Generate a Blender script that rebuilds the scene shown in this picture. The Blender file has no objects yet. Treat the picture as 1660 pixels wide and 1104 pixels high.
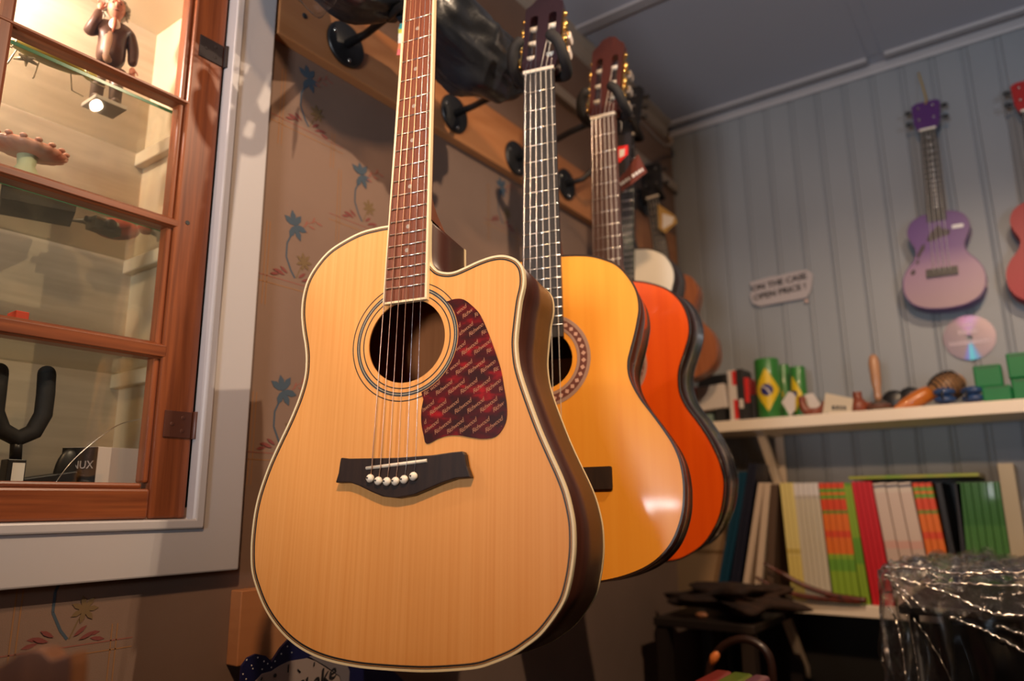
import bpy, bmesh, math, random
from math import pi, sin, cos, radians
from mathutils import Vector, Matrix
from mathutils.geometry import tessellate_polygon

S = bpy.context.scene
COL = S.collection
CAMZ = 1.45
# ------------------------------------------------------------------ camera
F_PX = 1186.14
YAW, PITCH, ROLL = 0.62369, 0.220172, 0.0103022
def _cam_axes():
    fw = Vector((-sin(YAW) * cos(PITCH), cos(YAW) * cos(PITCH), sin(PITCH)))
    r = Vector((cos(YAW), sin(YAW), 0)); d = fw.cross(r)
    return r * cos(ROLL) + d * sin(ROLL), -r * sin(ROLL) + d * cos(ROLL), fw
CR, CD, CF = _cam_axes()
cam_data = bpy.data.cameras.new('camera')
cam = bpy.data.objects.new('camera', cam_data); COL.objects.link(cam)
cam.matrix_world = Matrix((( CR.x, -CD.x, -CF.x, 0), (CR.y, -CD.y, -CF.y, 0), (CR.z, -CD.z, -CF.z, CAMZ), (0, 0, 0, 1)))
cam_data.sensor_width = 36; cam_data.lens = F_PX / 1660 * 36
cam_data.clip_start = 0.02
cam_data.dof.use_dof = True; cam_data.dof.focus_distance = 0.835; cam_data.dof.aperture_fstop = 3.0
S.camera = cam
S.view_settings.view_transform = 'Standard'; S.view_settings.look = 'None'
S.view_settings.gamma = 1; S.view_settings.exposure = 0.0
S.view_settings.use_curve_mapping = False

# ------------------------------------------------------------------ world and room lights
wd = bpy.data.worlds.new('world'); S.world = wd; wd.use_nodes = True
wd.node_tree.nodes['Background'].inputs[0].default_value = (0.7, 0.75, 1, 1)
wd.node_tree.nodes['Background'].inputs[1].default_value = 0.02

def area(name, loc, target, sx, sy, power, col):
    l = bpy.data.lights.new(name, 'AREA'); l.shape = 'RECTANGLE'; l.size = sx; l.size_y = sy
    l.energy = power; l.color = col
    o = bpy.data.objects.new(name, l); COL.objects.link(o); o.location = loc
    o.rotation_euler = (Vector(target) - Vector(loc)).to_track_quat('-Z', 'Y').to_euler()
    return o
def spot(name, loc, target, power, col, angle, size=0.03, blend=0.5):
    l = bpy.data.lights.new(name, 'SPOT'); l.energy = power; l.color = col
    l.spot_size = radians(angle); l.spot_blend = blend; l.shadow_soft_size = size
    o = bpy.data.objects.new(name, l); COL.objects.link(o); o.location = loc
    o.rotation_euler = (Vector(target) - Vector(loc)).to_track_quat('-Z', 'Y').to_euler()
    return o
def point(name, loc, power, col, size=0.03):
    l = bpy.data.lights.new(name, 'POINT'); l.energy = power; l.color = col; l.shadow_soft_size = size
    o = bpy.data.objects.new(name, l); COL.objects.link(o); o.location = loc
    return o
#LIGHTS#
# daylight from the shop window low behind the photographer
wl_ = area('shop_window_light', (-0.15, -1.15, CAMZ + 0.12), (-0.40, 1.0, CAMZ + 1.25), 0.28, 0.40, 8.8, (0.97, 0.97, 1.0))
wl_.data.spread = radians(100)
# warm ceiling lamp over the room (mirrored in the cabinet pane)
spot('ceiling_lamp_back', (0.27, 0.865, CAMZ + 1.15), (0.0, 0.95, 0), 44, (1.0, 0.73, 0.49), 150, 0.011, 0.35)
# warm ceiling lamp in front of the guitars
spot('ceiling_lamp_front', (0.10, -0.20, CAMZ + 1.15), (-0.5, 1.25, CAMZ + 0.15), 70, (1.0, 0.60, 0.32), 88, 0.05, 0.9)
# added bluish light for the right of the back wall, no source seen
area('added_cool_light', (1.3, -0.8, CAMZ + 0.1), (0.45, 2.2, CAMZ + 0.65), 0.3, 0.8, 1.1, (0.72, 0.84, 1.0)).data.spread = radians(40)
# lamp inside the display cabinet
point('cabinet_lamp', (-1.02, 0.20, CAMZ + 0.735), 10, (1, 0.78, 0.70), 0.015)

# ------------------------------------------------------------------ pixel ray helpers (positions measured on the planes where things stand)
def ray(px, py):
    return CR * ((px - 830) / F_PX) + CD * ((py - 552) / F_PX) + CF
def on(px, py, axis, val):
    d = ray(px, py); i = 'xyz'.index(axis)
    if axis == 'z': t = (val - CAMZ) / d.z
    else: t = val / d[i]
    return Vector((d.x * t, d.y * t, d.z * t + CAMZ))

# ------------------------------------------------------------------ materials
MATS = {}
def mat(name, col, rough=0.5, metal=0.0, col2=None, scale=(8, 8, 8), detail=4, bump=0.0, bscale=60, coat=0.0,
        spec=0.5, ramp=(0.35, 0.65), wave=None, sheen=0, trans=0.0, coords='Object', emit=None, croug=0.05):
    if name in MATS: return MATS[name]
    m = bpy.data.materials.new(name); m.use_nodes = True; nt = m.node_tree; N = nt.nodes; L = nt.links
    b = N['Principled BSDF']
    b.inputs['Base Color'].default_value = (*col, 1); b.inputs['Roughness'].default_value = rough
    b.inputs['Metallic'].default_value = metal; b.inputs['Coat Weight'].default_value = coat
    b.inputs['Coat Roughness'].default_value = croug
    b.inputs['Specular IOR Level'].default_value = spec
    b.inputs['Transmission Weight'].default_value = trans
    if emit:
        b.inputs['Emission Color'].default_value = (*emit[0], 1); b.inputs['Emission Strength'].default_value = emit[1]
    tc = N.new('ShaderNodeTexCoord'); mp = N.new('ShaderNodeMapping'); L.new(tc.outputs[coords], mp.inputs[0])
    mp.inputs['Scale'].default_value = scale
    if col2 is not None:
        n = N.new('ShaderNodeTexNoise'); n.inputs['Detail'].default_value = detail; n.inputs['Scale'].default_value = 1
        L.new(mp.outputs[0], n.inputs['Vector'])
        r = N.new('ShaderNodeValToRGB'); r.color_ramp.elements[0].position = ramp[0]; r.color_ramp.elements[1].position = ramp[1]
        r.color_ramp.elements[0].color = (*col2, 1); r.color_ramp.elements[1].color = (*col, 1)
        L.new(n.outputs['Fac'], r.inputs[0]); L.new(r.outputs[0], b.inputs['Base Color'])
    if bump:
        n2 = N.new('ShaderNodeTexNoise'); n2.inputs['Scale'].default_value = bscale; n2.inputs['Detail'].default_value = 3
        L.new(mp.outputs[0] if bscale < 0 else tc.outputs[coords], n2.inputs['Vector'])
        if bscale < 0: n2.inputs['Scale'].default_value = -bscale
        bp = N.new('ShaderNodeBump'); bp.inputs['Strength'].default_value = bump; bp.inputs['Distance'].default_value = 0.002
        L.new(n2.outputs['Fac'], bp.inputs['Height']); L.new(bp.outputs[0], b.inputs['Normal'])
    MATS[name] = m
    return m
def glassmat(name, tint=(1, 1, 1), gloss=1.0, rough=0.02, ior=1.45):
    if name in MATS: return MATS[name]
    m = bpy.data.materials.new(name); m.use_nodes = True; nt = m.node_tree; N = nt.nodes; L = nt.links
    N.remove(N['Principled BSDF'])
    tr = N.new('ShaderNodeBsdfTransparent'); tr.inputs[0].default_value = (*tint, 1)
    gl = N.new('ShaderNodeBsdfGlossy'); gl.inputs['Roughness'].default_value = rough
    gl.inputs[0].default_value = (gloss, gloss, gloss, 1)
    lw = N.new('ShaderNodeLayerWeight'); lw.inputs[0].default_value = 0.5
    pw = N.new('ShaderNodeMath'); pw.operation = 'POWER'; pw.inputs[1].default_value = 5; L.new(lw.outputs['Facing'], pw.inputs[0])
    fr = N.new('ShaderNodeMath'); fr.operation = 'MULTIPLY_ADD'; fr.inputs[1].default_value = 0.9; fr.inputs[2].default_value = ((ior - 1) / (ior + 1)) ** 2; L.new(pw.outputs[0], fr.inputs[0])
    mx = N.new('ShaderNodeMixShader'); L.new(fr.outputs[0], mx.inputs[0]); L.new(tr.outputs[0], mx.inputs[1]); L.new(gl.outputs[0], mx.inputs[2])
    L.new(mx.outputs[0], N['Material Output'].inputs[0]); MATS[name] = m
    return m

# ------------------------------------------------------------------ object helpers
def tag(o, label=None, cat=None, group=None, kind=None):
    if label: o['label'] = label
    if cat: o['category'] = cat
    if group: o['group'] = group
    if kind: o['kind'] = kind
    return o
def empty(name, loc=(0, 0, 0), rot=(0, 0, 0), label=None, cat=None, group=None):
    o = bpy.data.objects.new(name, None); COL.objects.link(o); o.empty_display_size = 0.02
    o.location = loc; o.rotation_euler = rot
    return tag(o, label, cat, group)
class B:
    """collects shapes and links them as ONE mesh object"""
    def __init__(s): s.v = []; s.f = []; s.m = []; s.sm = []
    def add(s, verts, faces, mi=0, smooth=False):
        k = len(s.v); s.v += [tuple(v) for v in verts]
        for f in faces: s.f.append([i + k for i in f]); s.m.append(mi); s.sm.append(smooth)
        return s
    def box(s, x0, x1, y0, y1, z0, z1, mi=0):
        vs = [(x, y, z) for x in (x0, x1) for y in (y0, y1) for z in (z0, z1)]
        return s.add(vs, [(0, 1, 3, 2), (4, 6, 7, 5), (0, 4, 5, 1), (2, 3, 7, 6), (0, 2, 6, 4), (1, 5, 7, 3)], mi)
    def prism(s, poly, z0, z1, holes=(), mi=0, mside=None, zf=None):
        """poly in the xy plane, extruded z0..z1; zf(x,y) adds an offset"""
        loops = [list(poly)] + [list(h) for h in holes]
        zf = zf or (lambda x, y: 0.0)
        tri = tessellate_polygon([[Vector((p[0], p[1], 0)) for p in l] for l in loops])
        flat = [p for l in loops for p in l]
        n = len(flat)
        vs = [(p[0], p[1], z0 + zf(*p[:2])) for p in flat] + [(p[0], p[1], z1 + zf(*p[:2])) for p in flat]
        fs = []
        for t in tri:
            a, b, c = (flat[i] for i in t)
            ccw = (b[0] - a[0]) * (c[1] - a[1]) - (b[1] - a[1]) * (c[0] - a[0]) > 0
            t = tuple(t) if ccw else tuple(reversed(t))
            fs.append(tuple(i + n for i in t)); fs.append(tuple(reversed(t)))
        s.add(vs, fs, mi)
        k = 0; sf = []
        for l in loops:
            m = len(l)
            A = sum(l[i][0] * l[(i + 1) % m][1] - l[(i + 1) % m][0] * l[i][1] for i in range(m))
            pos = (A > 0) == (k == 0)
            for i in range(m):
                j = (i + 1) % m
                q = (k + i, k + j, k + j + n, k + i + n)
                sf.append(q if pos else tuple(reversed(q)))
            k += m
        base = len(s.v) - len(vs)
        for f in sf: s.f.append([i + base for i in f]); s.m.append(mi if mside is None else mside); s.sm.append(len(poly) > 24)
        return s
    def tube(s, pts, r, n=10, mi=0, caps=True):
        pts = [Vector(p) for p in pts]; R = r if isinstance(r, (list, tuple)) else [r] * len(pts)
        vs = []; prev = None
        for i, p in enumerate(pts):
            t = (pts[min(i + 1, len(pts) - 1)] - pts[max(i - 1, 0)]).normalized()
            if prev is None:
                a = Vector((0, 0, 1)) if abs(t.z) < 0.9 else Vector((1, 0, 0)); u = t.cross(a).normalized()
            else: u = (prev - t * prev.dot(t)).normalized()
            prev = u; w = t.cross(u)
            vs += [p + (u * cos(2 * pi * k / n) + w * sin(2 * pi * k / n)) * R[i] for k in range(n)]
        fs = [(i * n + k, i * n + (k + 1) % n, (i + 1) * n + (k + 1) % n, (i + 1) * n + k) for i in range(len(pts) - 1) for k in range(n)]
        s.add(vs, fs, mi, True)
        if caps: s.add([vs[k] for k in range(n)], [tuple(reversed(range(n)))], mi); s.add(vs[-n:], [tuple(range(n))], mi)
        return s
    def lathe(s, prof, c=(0, 0, 0), n=32, axis='z', mi=0, smooth=True):
        """prof: (radius, height) pairs"""
        vs = []
        for r, h in prof:
            for k in range(n):
                a = 2 * pi * k / n; x, y = r * cos(a), r * sin(a)
                p = {'z': (x, y, h), 'x': (h, x, y), 'y': (y, h, x)}[axis]
                vs.append((p[0] + c[0], p[1] + c[1], p[2] + c[2]))
        fs = [(i * n + k, i * n + (k + 1) % n, (i + 1) * n + (k + 1) % n, (i + 1) * n + k) for i in range(len(prof) - 1) for k in range(n)]
        s.add(vs, fs, mi, smooth)
        if prof[0][0] > 1e-6: s.add(vs[:n], [tuple(reversed(range(n)))], mi)
        if prof[-1][0] > 1e-6: s.add(vs[-n:], [tuple(range(n))], mi)
        return s
    def ell(s, c, r, n=20, m=12, mi=0, rot=None, f=None):
        vs = []
        for i in range(m + 1):
            th = pi * i / m
            for k in range(n):
                a = 2 * pi * k / n
                d = Vector((sin(th) * cos(a), sin(th) * sin(a), cos(th)))
                p = Vector((d.x * r[0], d.y * r[1], d.z * r[2]))
                if f: p = f(p, d)
                if rot: p = rot @ p
                vs.append(p + Vector(c))
        fs = [(i * n + k, (i + 1) * n + k, (i + 1) * n + (k + 1) % n, i * n + (k + 1) % n) for i in range(m) for k in range(n)]
        return s.add(vs, fs, mi, True)
    def xf(s, M, start=0):
        for i in range(start, len(s.v)): s.v[i] = tuple(M @ Vector(s.v[i]))
        return s
    def build(s, name, mats, parent=None, bevel=0, seg=2, sub=0, solid=0):
        me = bpy.data.meshes.new(name); me.from_pydata(s.v, [], s.f)
        for m in (mats if isinstance(mats, (list, tuple)) else [mats]): me.materials.append(m)
        me.polygons.foreach_set('material_index', s.m); me.polygons.foreach_set('use_smooth', s.sm)
        bm = bmesh.new(); bm.from_mesh(me); bmesh.ops.remove_doubles(bm, verts=bm.verts, dist=1e-6)
        bmesh.ops.recalc_face_normals(bm, faces=bm.faces); bm.to_mesh(me); bm.free(); me.update()
        o = bpy.data.objects.new(name, me); COL.objects.link(o)
        if parent: o.parent = parent
        if solid: md = o.modifiers.new('thickness', 'SOLIDIFY'); md.thickness = solid; md.offset = -1
        if bevel: md = o.modifiers.new('bevel', 'BEVEL'); md.width = bevel; md.segments = seg; md.limit_method = 'ANGLE'
        if sub: md = o.modifiers.new('sub', 'SUBSURF'); md.levels = sub; md.render_levels = sub
        return o
def copy_tree(o, parent=None):
    c = o.copy(); COL.objects.link(c); c.parent = parent
    for ch in [x for x in o.children]: copy_tree(ch, c)
    return c
def text_mesh(txt, size, extrude=0.0002, shear=0.0, align='CENTER', spacing=1.0):
    cu = bpy.data.curves.new('t', 'FONT'); cu.body = txt; cu.size = size; cu.extrude = extrude; cu.shear = shear
    cu.align_x = align; cu.align_y = 'CENTER'; cu.space_character = spacing; cu.resolution_u = 2
    o = bpy.data.objects.new('t', cu); COL.objects.link(o)
    dg = bpy.context.evaluated_depsgraph_get(); me = bpy.data.meshes.new_from_object(o.evaluated_get(dg))
    vs = [v.co.copy() for v in me.vertices]; fs = [tuple(p.vertices) for p in me.polygons]
    COL.objects.unlink(o); bpy.data.objects.remove(o); bpy.data.curves.remove(cu); bpy.data.meshes.remove(me)
    return vs, fs
def arc(cx, cy, r, a0, a1, n): return [(cx + r * cos(a0 + (a1 - a0) * i / n), cy + r * sin(a0 + (a1 - a0) * i / n)) for i in range(n + 1)]
def circle(cx, cy, r, n=64, ry=None): return [(cx + r * cos(2 * pi * i / n), cy + (ry or r) * sin(2 * pi * i / n)) for i in range(n)]
def rrect(x0, x1, y0, y1, r, n=5):
    return arc(x1 - r, y0 + r, r, -pi / 2, 0, n) + arc(x1 - r, y1 - r, r, 0, pi / 2, n) + arc(x0 + r, y1 - r, r, pi / 2, pi, n) + arc(x0 + r, y0 + r, r, pi, 1.5 * pi, n)
def spline(pts, n=6, closed=False):
    pts = [Vector(p) for p in pts]; out = []; m = len(pts)
    for i in range(m if closed else m - 1):
        g = lambda k: pts[k % m] if closed else pts[max(0, min(m - 1, k))]
        a, b, c, d = g(i - 1), g(i), g(i + 1), g(i + 2)
        for k in range(n):
            t = k / n
            out.append(0.5 * ((2 * b) + (c - a) * t + (2 * a - 5 * b + 4 * c - d) * t * t + (3 * b - a - 3 * c + d) * t ** 3))
    if not closed: out.append(pts[-1])
    return out
def offset(poly, d):
    n = len(poly); A = sum(poly[i][0] * poly[(i + 1) % n][1] - poly[(i + 1) % n][0] * poly[i][1] for i in range(n))
    sg = 1 if A > 0 else -1; out = []
    for i in range(n):
        a, b, c = Vector(poly[i - 1][:2]), Vector(poly[i][:2]), Vector(poly[(i + 1) % n][:2])
        t1 = (b - a).normalized(); t2 = (c - b).normalized(); n1 = Vector((-t1.y, t1.x)); n2 = Vector((-t2.y, t2.x))
        nn = (n1 + n2); nn = nn.normalized() if nn.length > 1e-6 else n1
        k = 1 / max(0.5, nn.dot(n1)); out.append(tuple(b + nn * sg * d * k))
    return out
def inside(p, poly):
    c = False; n = len(poly)
    for i in range(n):
        x1, y1 = poly[i][:2]; x2, y2 = poly[(i + 1) % n][:2]
        if (y1 > p[1]) != (y2 > p[1]) and p[0] < (x2 - x1) * (p[1] - y1) / (y2 - y1) + x1: c = not c
    return c
# ------------------------------------------------------------------ shared materials
def wood(name, c1, c2, rough=0.4, sc=(170, 3, 170), coat=0.0, ramp=(0.3, 0.7), bump=0.0, detail=5, **k):
    return mat(name, c1, rough, col2=c2, scale=sc, coat=coat, ramp=ramp, bump=bump, detail=detail, **k)
spruce = wood('spruce_top', (0.86, 0.42, 0.13), (0.79, 0.35, 0.09), 0.42, (260, 2.2, 40), spec=0.35)
amber_top = wood('amber_varnished_top', (0.95, 0.42, 0.05), (0.90, 0.36, 0.035), 0.28, (60, 2, 20), coat=0.6, croug=0.07)
orange_top = wood('deep_orange_top', (0.96, 0.125, 0.006), (0.86, 0.095, 0.004), 0.28, (60, 2, 20), coat=0.8, croug=0.04)
mahog = wood('mahogany_sides', (0.068, 0.019, 0.010), (0.04, 0.011, 0.006), 0.38, (40, 8, 90), spec=0.5)
mahog_gloss = wood('dark_gloss_sides', (0.14, 0.035, 0.012), (0.07, 0.016, 0.007), 0.25, (40, 8, 90), coat=0.8)
black_gloss = wood('black_gloss_sides', (0.04, 0.016, 0.01), (0.02, 0.01, 0.008), 0.25, (40, 8, 90), coat=0.8)
rosew = wood('rosewood_board', (0.24, 0.075, 0.035), (0.13, 0.035, 0.018), 0.5, (420, 14, 60), detail=6, spec=0.35)
ebony = wood('ebony_board', (0.022, 0.022, 0.026), (0.012, 0.012, 0.014), 0.45, (200, 10, 60))
brownboard = wood('brown_board', (0.10, 0.05, 0.04), (0.06, 0.03, 0.026), 0.45, (200, 10, 60))
bridgew = wood('dark_bridge_wood', (0.035, 0.018, 0.012), (0.018, 0.010, 0.008), 0.42, (200, 20, 60), spec=0.4)
neckw = wood('neck_wood', (0.22, 0.07, 0.03), (0.15, 0.045, 0.02), 0.4, (60, 5, 60))
plum_head = wood('plum_headstock', (0.026, 0.009, 0.014), (0.018, 0.006, 0.010), 0.35, (60, 5, 60), coat=0.3)
red_head = wood('red_brown_headstock', (0.09, 0.020, 0.011), (0.055, 0.013, 0.008), 0.35, (60, 5, 60), coat=0.3)
innerw = wood('inner_wood', (0.42, 0.20, 0.08), (0.30, 0.13, 0.05), 0.7, (60, 5, 20))
cream = mat('cream_binding', (0.85, 0.74, 0.48), 0.35)
blackline = mat('black_purfling', (0.02, 0.02, 0.022), 0.4)
bone = mat('bone', (0.86, 0.80, 0.68), 0.35)
ivory = mat('ivory_plastic', (0.90, 0.86, 0.74), 0.25, coat=0.3)
nickel = mat('fret_metal', (0.80, 0.78, 0.74), 0.22, metal=1)
bronze = mat('bronze_string', (0.85, 0.52, 0.34), 0.32, metal=1)
steel = mat('steel_string', (0.80, 0.80, 0.82), 0.25, metal=1)
nylon = mat('nylon_string', (0.75, 0.72, 0.66), 0.25)
gold = mat('gold_metal', (0.95, 0.62, 0.20), 0.22, metal=1)
pearl = mat('pearl_button', (0.88, 0.82, 0.80), 0.25, coat=0.4)
dot_m = mat('pearl_dot', (0.33, 0.30, 0.26), 0.4)
foam = mat('black_foam', (0.012, 0.012, 0.014), 0.75)
black_metal = mat('black_metal', (0.010, 0.010, 0.011), 0.4)
black_plastic = mat('black_plastic', (0.015, 0.015, 0.017), 0.35)
white_paper = mat('white_paper', (0.80, 0.78, 0.76), 0.7)

def pose_matrix(p):
    yaw, lean, roll = p[3:6]
    Rz = Matrix.Rotation(yaw, 3, 'Z'); Rx = Matrix.Rotation(lean, 3, 'X'); Ry = Matrix.Rotation(roll, 3, 'Y')
    R0 = Matrix(((1, 0, 0), (0, 0, -1), (0, 1, 0)))
    M = (Rz @ Rx @ Ry @ R0).to_4x4(); M.translation = Vector((p[0], p[1], p[2] + CAMZ))
    return M

def rosette_material():
    m = mat('mosaic_rosette', (0.5, 0.3, 0.2), 0.35, coat=0.5); nt = m.node_tree; N = nt.nodes; L = nt.links
    tc = N.new('ShaderNodeTexCoord'); sp = N.new('ShaderNodeSeparateXYZ')
    mp = N.new('ShaderNodeMapping'); mp.inputs['Location'].default_value = (0, -0.168, 0)
    L.new(tc.outputs['Object'], mp.inputs[0]); L.new(mp.outputs[0], sp.inputs[0])
    def M(op, a, b=None, c=None):
        n = N.new('ShaderNodeMath'); n.operation = op
        for i, x in enumerate((a, b, c)):
            if x is None: continue
            if isinstance(x, (int, float)): n.inputs[i].default_value = x
            else: L.new(x, n.inputs[i])
        return n.outputs[0]
    x, y = sp.outputs[0], sp.outputs[1]
    r = M('SQRT', M('ADD', M('MULTIPLY', x, x), M('MULTIPLY', y, y))); a = M('ARCTAN2', y, x)
    fa = M('ABSOLUTE', M('SUBTRACT', M('FRACT', M('MULTIPLY', a, 36 / (2 * pi))), 0.5))       # 0..0.5
    fr = M('ABSOLUTE', M('SUBTRACT', r, 0.0595))                                             # from the mid radius
    star = M('LESS_THAN', M('ADD', M('MULTIPLY', fa, 0.0105), fr), 0.0037)
    mid = M('LESS_THAN', fr, 0.0052)
    line = M('GREATER_THAN', M('FRACT', M('MULTIPLY', r, 520)), 0.5)
    def mixc(f, A, Bc):
        n = N.new('ShaderNodeMix'); n.data_type = 'RGBA'; L.new(f, n.inputs[0])
        for i, c in ((6, A), (7, Bc)):
            if isinstance(c, tuple): n.inputs[i].default_value = (*c, 1)
            else: L.new(c, n.inputs[i])
        return n.outputs[2]
    outer = mixc(line, (0.30, 0.18, 0.14), (0.50, 0.34, 0.28))
    inner = mixc(star, (0.16, 0.05, 0.04), (0.66, 0.42, 0.34))
    L.new(mixc(mid, outer, inner), N['Principled BSDF'].inputs['Base Color'])
    return m

def fret_v(n, S_=0.648): return S_ * 2 ** (-n / 12)

def guitar(name, label, group, P, pts, hole, depth, M_, scale=0.648, nut=(0.043, 0.055), joint=14, board_end=0.188, fk=1.0,
           board_bind=0.0028, nfrets=20, dots=(), bind=None, strings=None, dark_bind=False, cat='guitar', bridge=None, open_ends=True):
    root = empty(name, label=label, cat=cat, group=group); root.matrix_world = pose_matrix(P)
    sp = spline([(x, y) for x, y in pts], 5)
    out = [(p.x, p.y) for p in sp]
    if out[0][0] * out[-1][0] > 0 or not open_ends: pass
    dfun = lambda y: depth[0] + (depth[1] - depth[0]) * min(1, max(0, (0.30 - y) / 0.5))
    hx, hy, hr = hole
    hc = [circle(hx, hy, hr, 72)] if hr else []
    b = B().prism(offset(out, 0.0012), -0.003, 0, hc); b.build('soundboard', M_['top'], root)
    # sides
    n = len(out); vs = [(x, y, -0.0005) for x, y in out] + [(x, y, -dfun(y)) for x, y in out]
    b = B().add(vs, [(i, (i + 1) % n, (i + 1) % n + n, i + n) for i in range(n)], 0, True)
    so = b.build('sides', M_['side'], root, solid=0.002)
    b = B().prism(offset(out, 0.001), -0.003, 0, zf=lambda x, y: -dfun(y)); b.build('back_panel', [M_['back']], root)
    # binding and purfling
    def ring(d0, d1, z0, z1, nm, m, zf=None, par=root):
        bb = B(); A = offset(out, d0); C = offset(out, d1)
        k = len(A); zz = zf or (lambda y: 0)
        v = [(x, y, z1 + zz(y)) for x, y in A] + [(x, y, z1 + zz(y)) for x, y in C] + [(x, y, z0 + zz(y)) for x, y in A] + [(x, y, z0 + zz(y)) for x, y in C]
        f = []
        for i in range(k):
            j = (i + 1) % k
            f += [(i, j, j + k, i + k), (i + 2 * k, i + 3 * k, j + 3 * k, j + 2 * k), (i, i + 2 * k, j + 2 * k, j), (i + k, j + k, j + 3 * k, i + 3 * k)]
        bb.add(v, f, 0, False); return bb.build(nm, m, par)
    if bind == 'cream':
        ring(-0.0006, 0.0019, -0.006, 0.0004, 'binding', cream)
        ring(0.0019, 0.0026, -0.001, 0.00045, 'purfling', blackline); ring(0.0034, 0.0052, -0.001, 0.00035, 'purfling', blackline)
        ring(-0.0006, 0.0022, -0.004, 0.0004, 'back_binding', cream, zf=lambda y: -dfun(y))
    else:
        ring(-0.0005, 0.0022, -0.006, 0.0004, 'binding', bind)
        ring(-0.0006, 0.0022, -0.004, 0.0004, 'back_binding', bind, zf=lambda y: -dfun(y))
    # neck, heel
    sv = scale; nv = fret_v(joint, scale)
    wid = lambda v: (nut[0] + (nut[1] - nut[0]) * (sv - v) / (sv - fret_v(joint, scale))) * fk
    b = B(); K = 12; rings = []
    vv = [sv + 0.004 - (sv + 0.004 - nv - 0.03) * i / 8 for i in range(9)] + [nv + 0.015, nv + 0.004, nv]
    for i, v in enumerate(vv):
        hw = wid(v) / 2 + board_bind * 0.8; d = 0.0155 + 0.004 * (sv - v) / 0.35
        if v < nv + 0.02: d = 0.05
        if v < nv + 0.008: d = 0.085
        rings.append([(-hw * cos(pi * k / K), v, 0.0005 - d * sin(pi * k / K)) for k in range(K + 1)])
    flat = [p for r in rings for p in r]; W_ = K + 1
    b.add(flat, [(i * W_ + k, i * W_ + k + 1, (i + 1) * W_ + k + 1, (i + 1) * W_ + k) for i in range(len(rings) - 1) for k in range(K)], 0, True)
    b.add(flat, [tuple(range(W_))]); b.build('neck', M_['neck'], root)
    # fretboard
    ft = M_.get('board_t', 0.0062)
    h0, h1 = wid(sv) / 2, wid(board_end) / 2
    B().prism([(-h0, sv), (-h1, board_end), (h1, board_end), (h0, sv)], 0.0003, ft).build('fretboard', M_['board'], root)
    if board_bind > 0.001:
        q = board_bind; bb = B()
        bb.prism([(-h0 - q, sv), (-h1 - q, board_end - 0.002), (-h1, board_end - 0.002), (-h0, sv)], 0.0002, ft + 0.0001)
        bb.prism([(h0, sv), (h1, board_end - 0.002), (h1 + q, board_end - 0.002), (h0 + q, sv)], 0.0002, ft + 0.0001)
        bb.box(-h1 - q, h1 + q, board_end - 0.0025, board_end, 0.0002, ft + 0.0001)
        bb.build('fretboard_binding', cream, root)
    for i in range(1, nfrets + 1):
        v = fret_v(i, scale)
        if v < board_end + 0.004: break
        hw = wid(v) / 2 + 0.0002
        B().tube([(-hw, v, ft + 0.0002), (hw, v, ft + 0.0002)], 0.0011, 8).build('fret', nickel, root)
    for i in dots:
        v = (fret_v(i, scale) + fret_v(i - 1, scale)) / 2
        xs = (-0.012, 0.012) if i == 12 and M_.get('double') else (0,)
        for x in xs: B().lathe([(0.0027, ft - 0.001), (0.0027, ft + 0.0001)], (x, v, 0), 20).build('position_dot', dot_m, root)
    B().prism([(-h0 - .001, sv - 0.0005), (h0 + .001, sv - 0.0005), (h0 + .001, sv + 0.005), (-h0 - .001, sv + 0.005)], 0.0003, ft + 0.0025).build('nut', bone, root, bevel=0.0006)
    return root, out, dfun, wid

def flat_ring(root, name, m, c, r0, r1, z0, z1, ry=None, n=96):
    return B().prism(circle(c[0], c[1], r1, n), z0, z1, [circle(c[0], c[1], r0, n)]).build(name, m, root)

def mirror_outline(half, bottom):
    """half: right side from the neck down to the bottom, metres"""
    r = [(x, y) for x, y in half]; l = [(-x, y) for x, y in reversed(half)]
    return l, r

# ================================================================== front guitar
P1 = [-0.57344, 0.58416, 0.04402, 0.25341, -0.06394, -0.00917]
O1 = [(-31,289),(-44,289),(-68,287),(-91,280),(-114,269),(-131,253),(-143,234),(-148,213),(-148,191),(-144,169),(-138,147),(-135,129),(-135,108),(-140,86),(-147,67),(-154,51),(-166,26),(-176,3),(-185,-25),(-189,-47),(-190,-70),(-189,-91),(-185,-113),(-176,-132),(-162,-153),(-144,-171),(-124,-185),(-102,-195),(-75,-202),(-41,-206),(-8,-207),(35,-206.5),(66,-204),(96,-200),(115,-194),(134,-186),(147,-178),(162,-167),(176,-151),(186,-136),(192,-118),(196,-96),(197,-78),(196,-60),(191,-37),(184,-18),(173,6),(162,31),(151,60),(143,83),(138,102),(136,125),(138,148),(141,171),(145,190),(144,207),(138,218),(129,224.5),(118,228),(105,228),(90,225),(74,220),(61,216.5),(51,216.5),(40,220),(32,227),(27,237),(25.5,262),(25,289)]
O1 = [(x / 1000, y / 1000) for x, y in O1]
g1, out1, df1, wid1 = guitar('acoustic_guitar', 'natural spruce top cutaway acoustic guitar with red tortoiseshell pickguard, nearest of all', None, P1, O1, (0.001, 0.1405, 0.0495), (0.098, 0.115),
    dict(top=spruce, side=mahog, back=mahog, neck=neckw, board=rosew), fk=0.896, bind='cream', dots=(3, 5, 7, 9, 12, 15, 17))
B().prism(offset(out1, 0.004), 0.0, 0.0008, zf=lambda x, y: -df1(y) + .0002).build('inner_lining', wood('inner_back_wood', (0.42, 0.15, 0.05), (0.30, 0.10, 0.03), .75, (60, 5, 20), spec=.2), g1)
B().box(-.006, .006, -.19, .27, 0, .006).xf(Matrix.Translation((.028, 0, -.1095)) @ Matrix.Rotation(radians(-1.9), 4, 'X')).build('centre_brace', wood('brace_wood', (0.16, 0.06, 0.03), (0.11, 0.04, 0.02), .8), g1)
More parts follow.
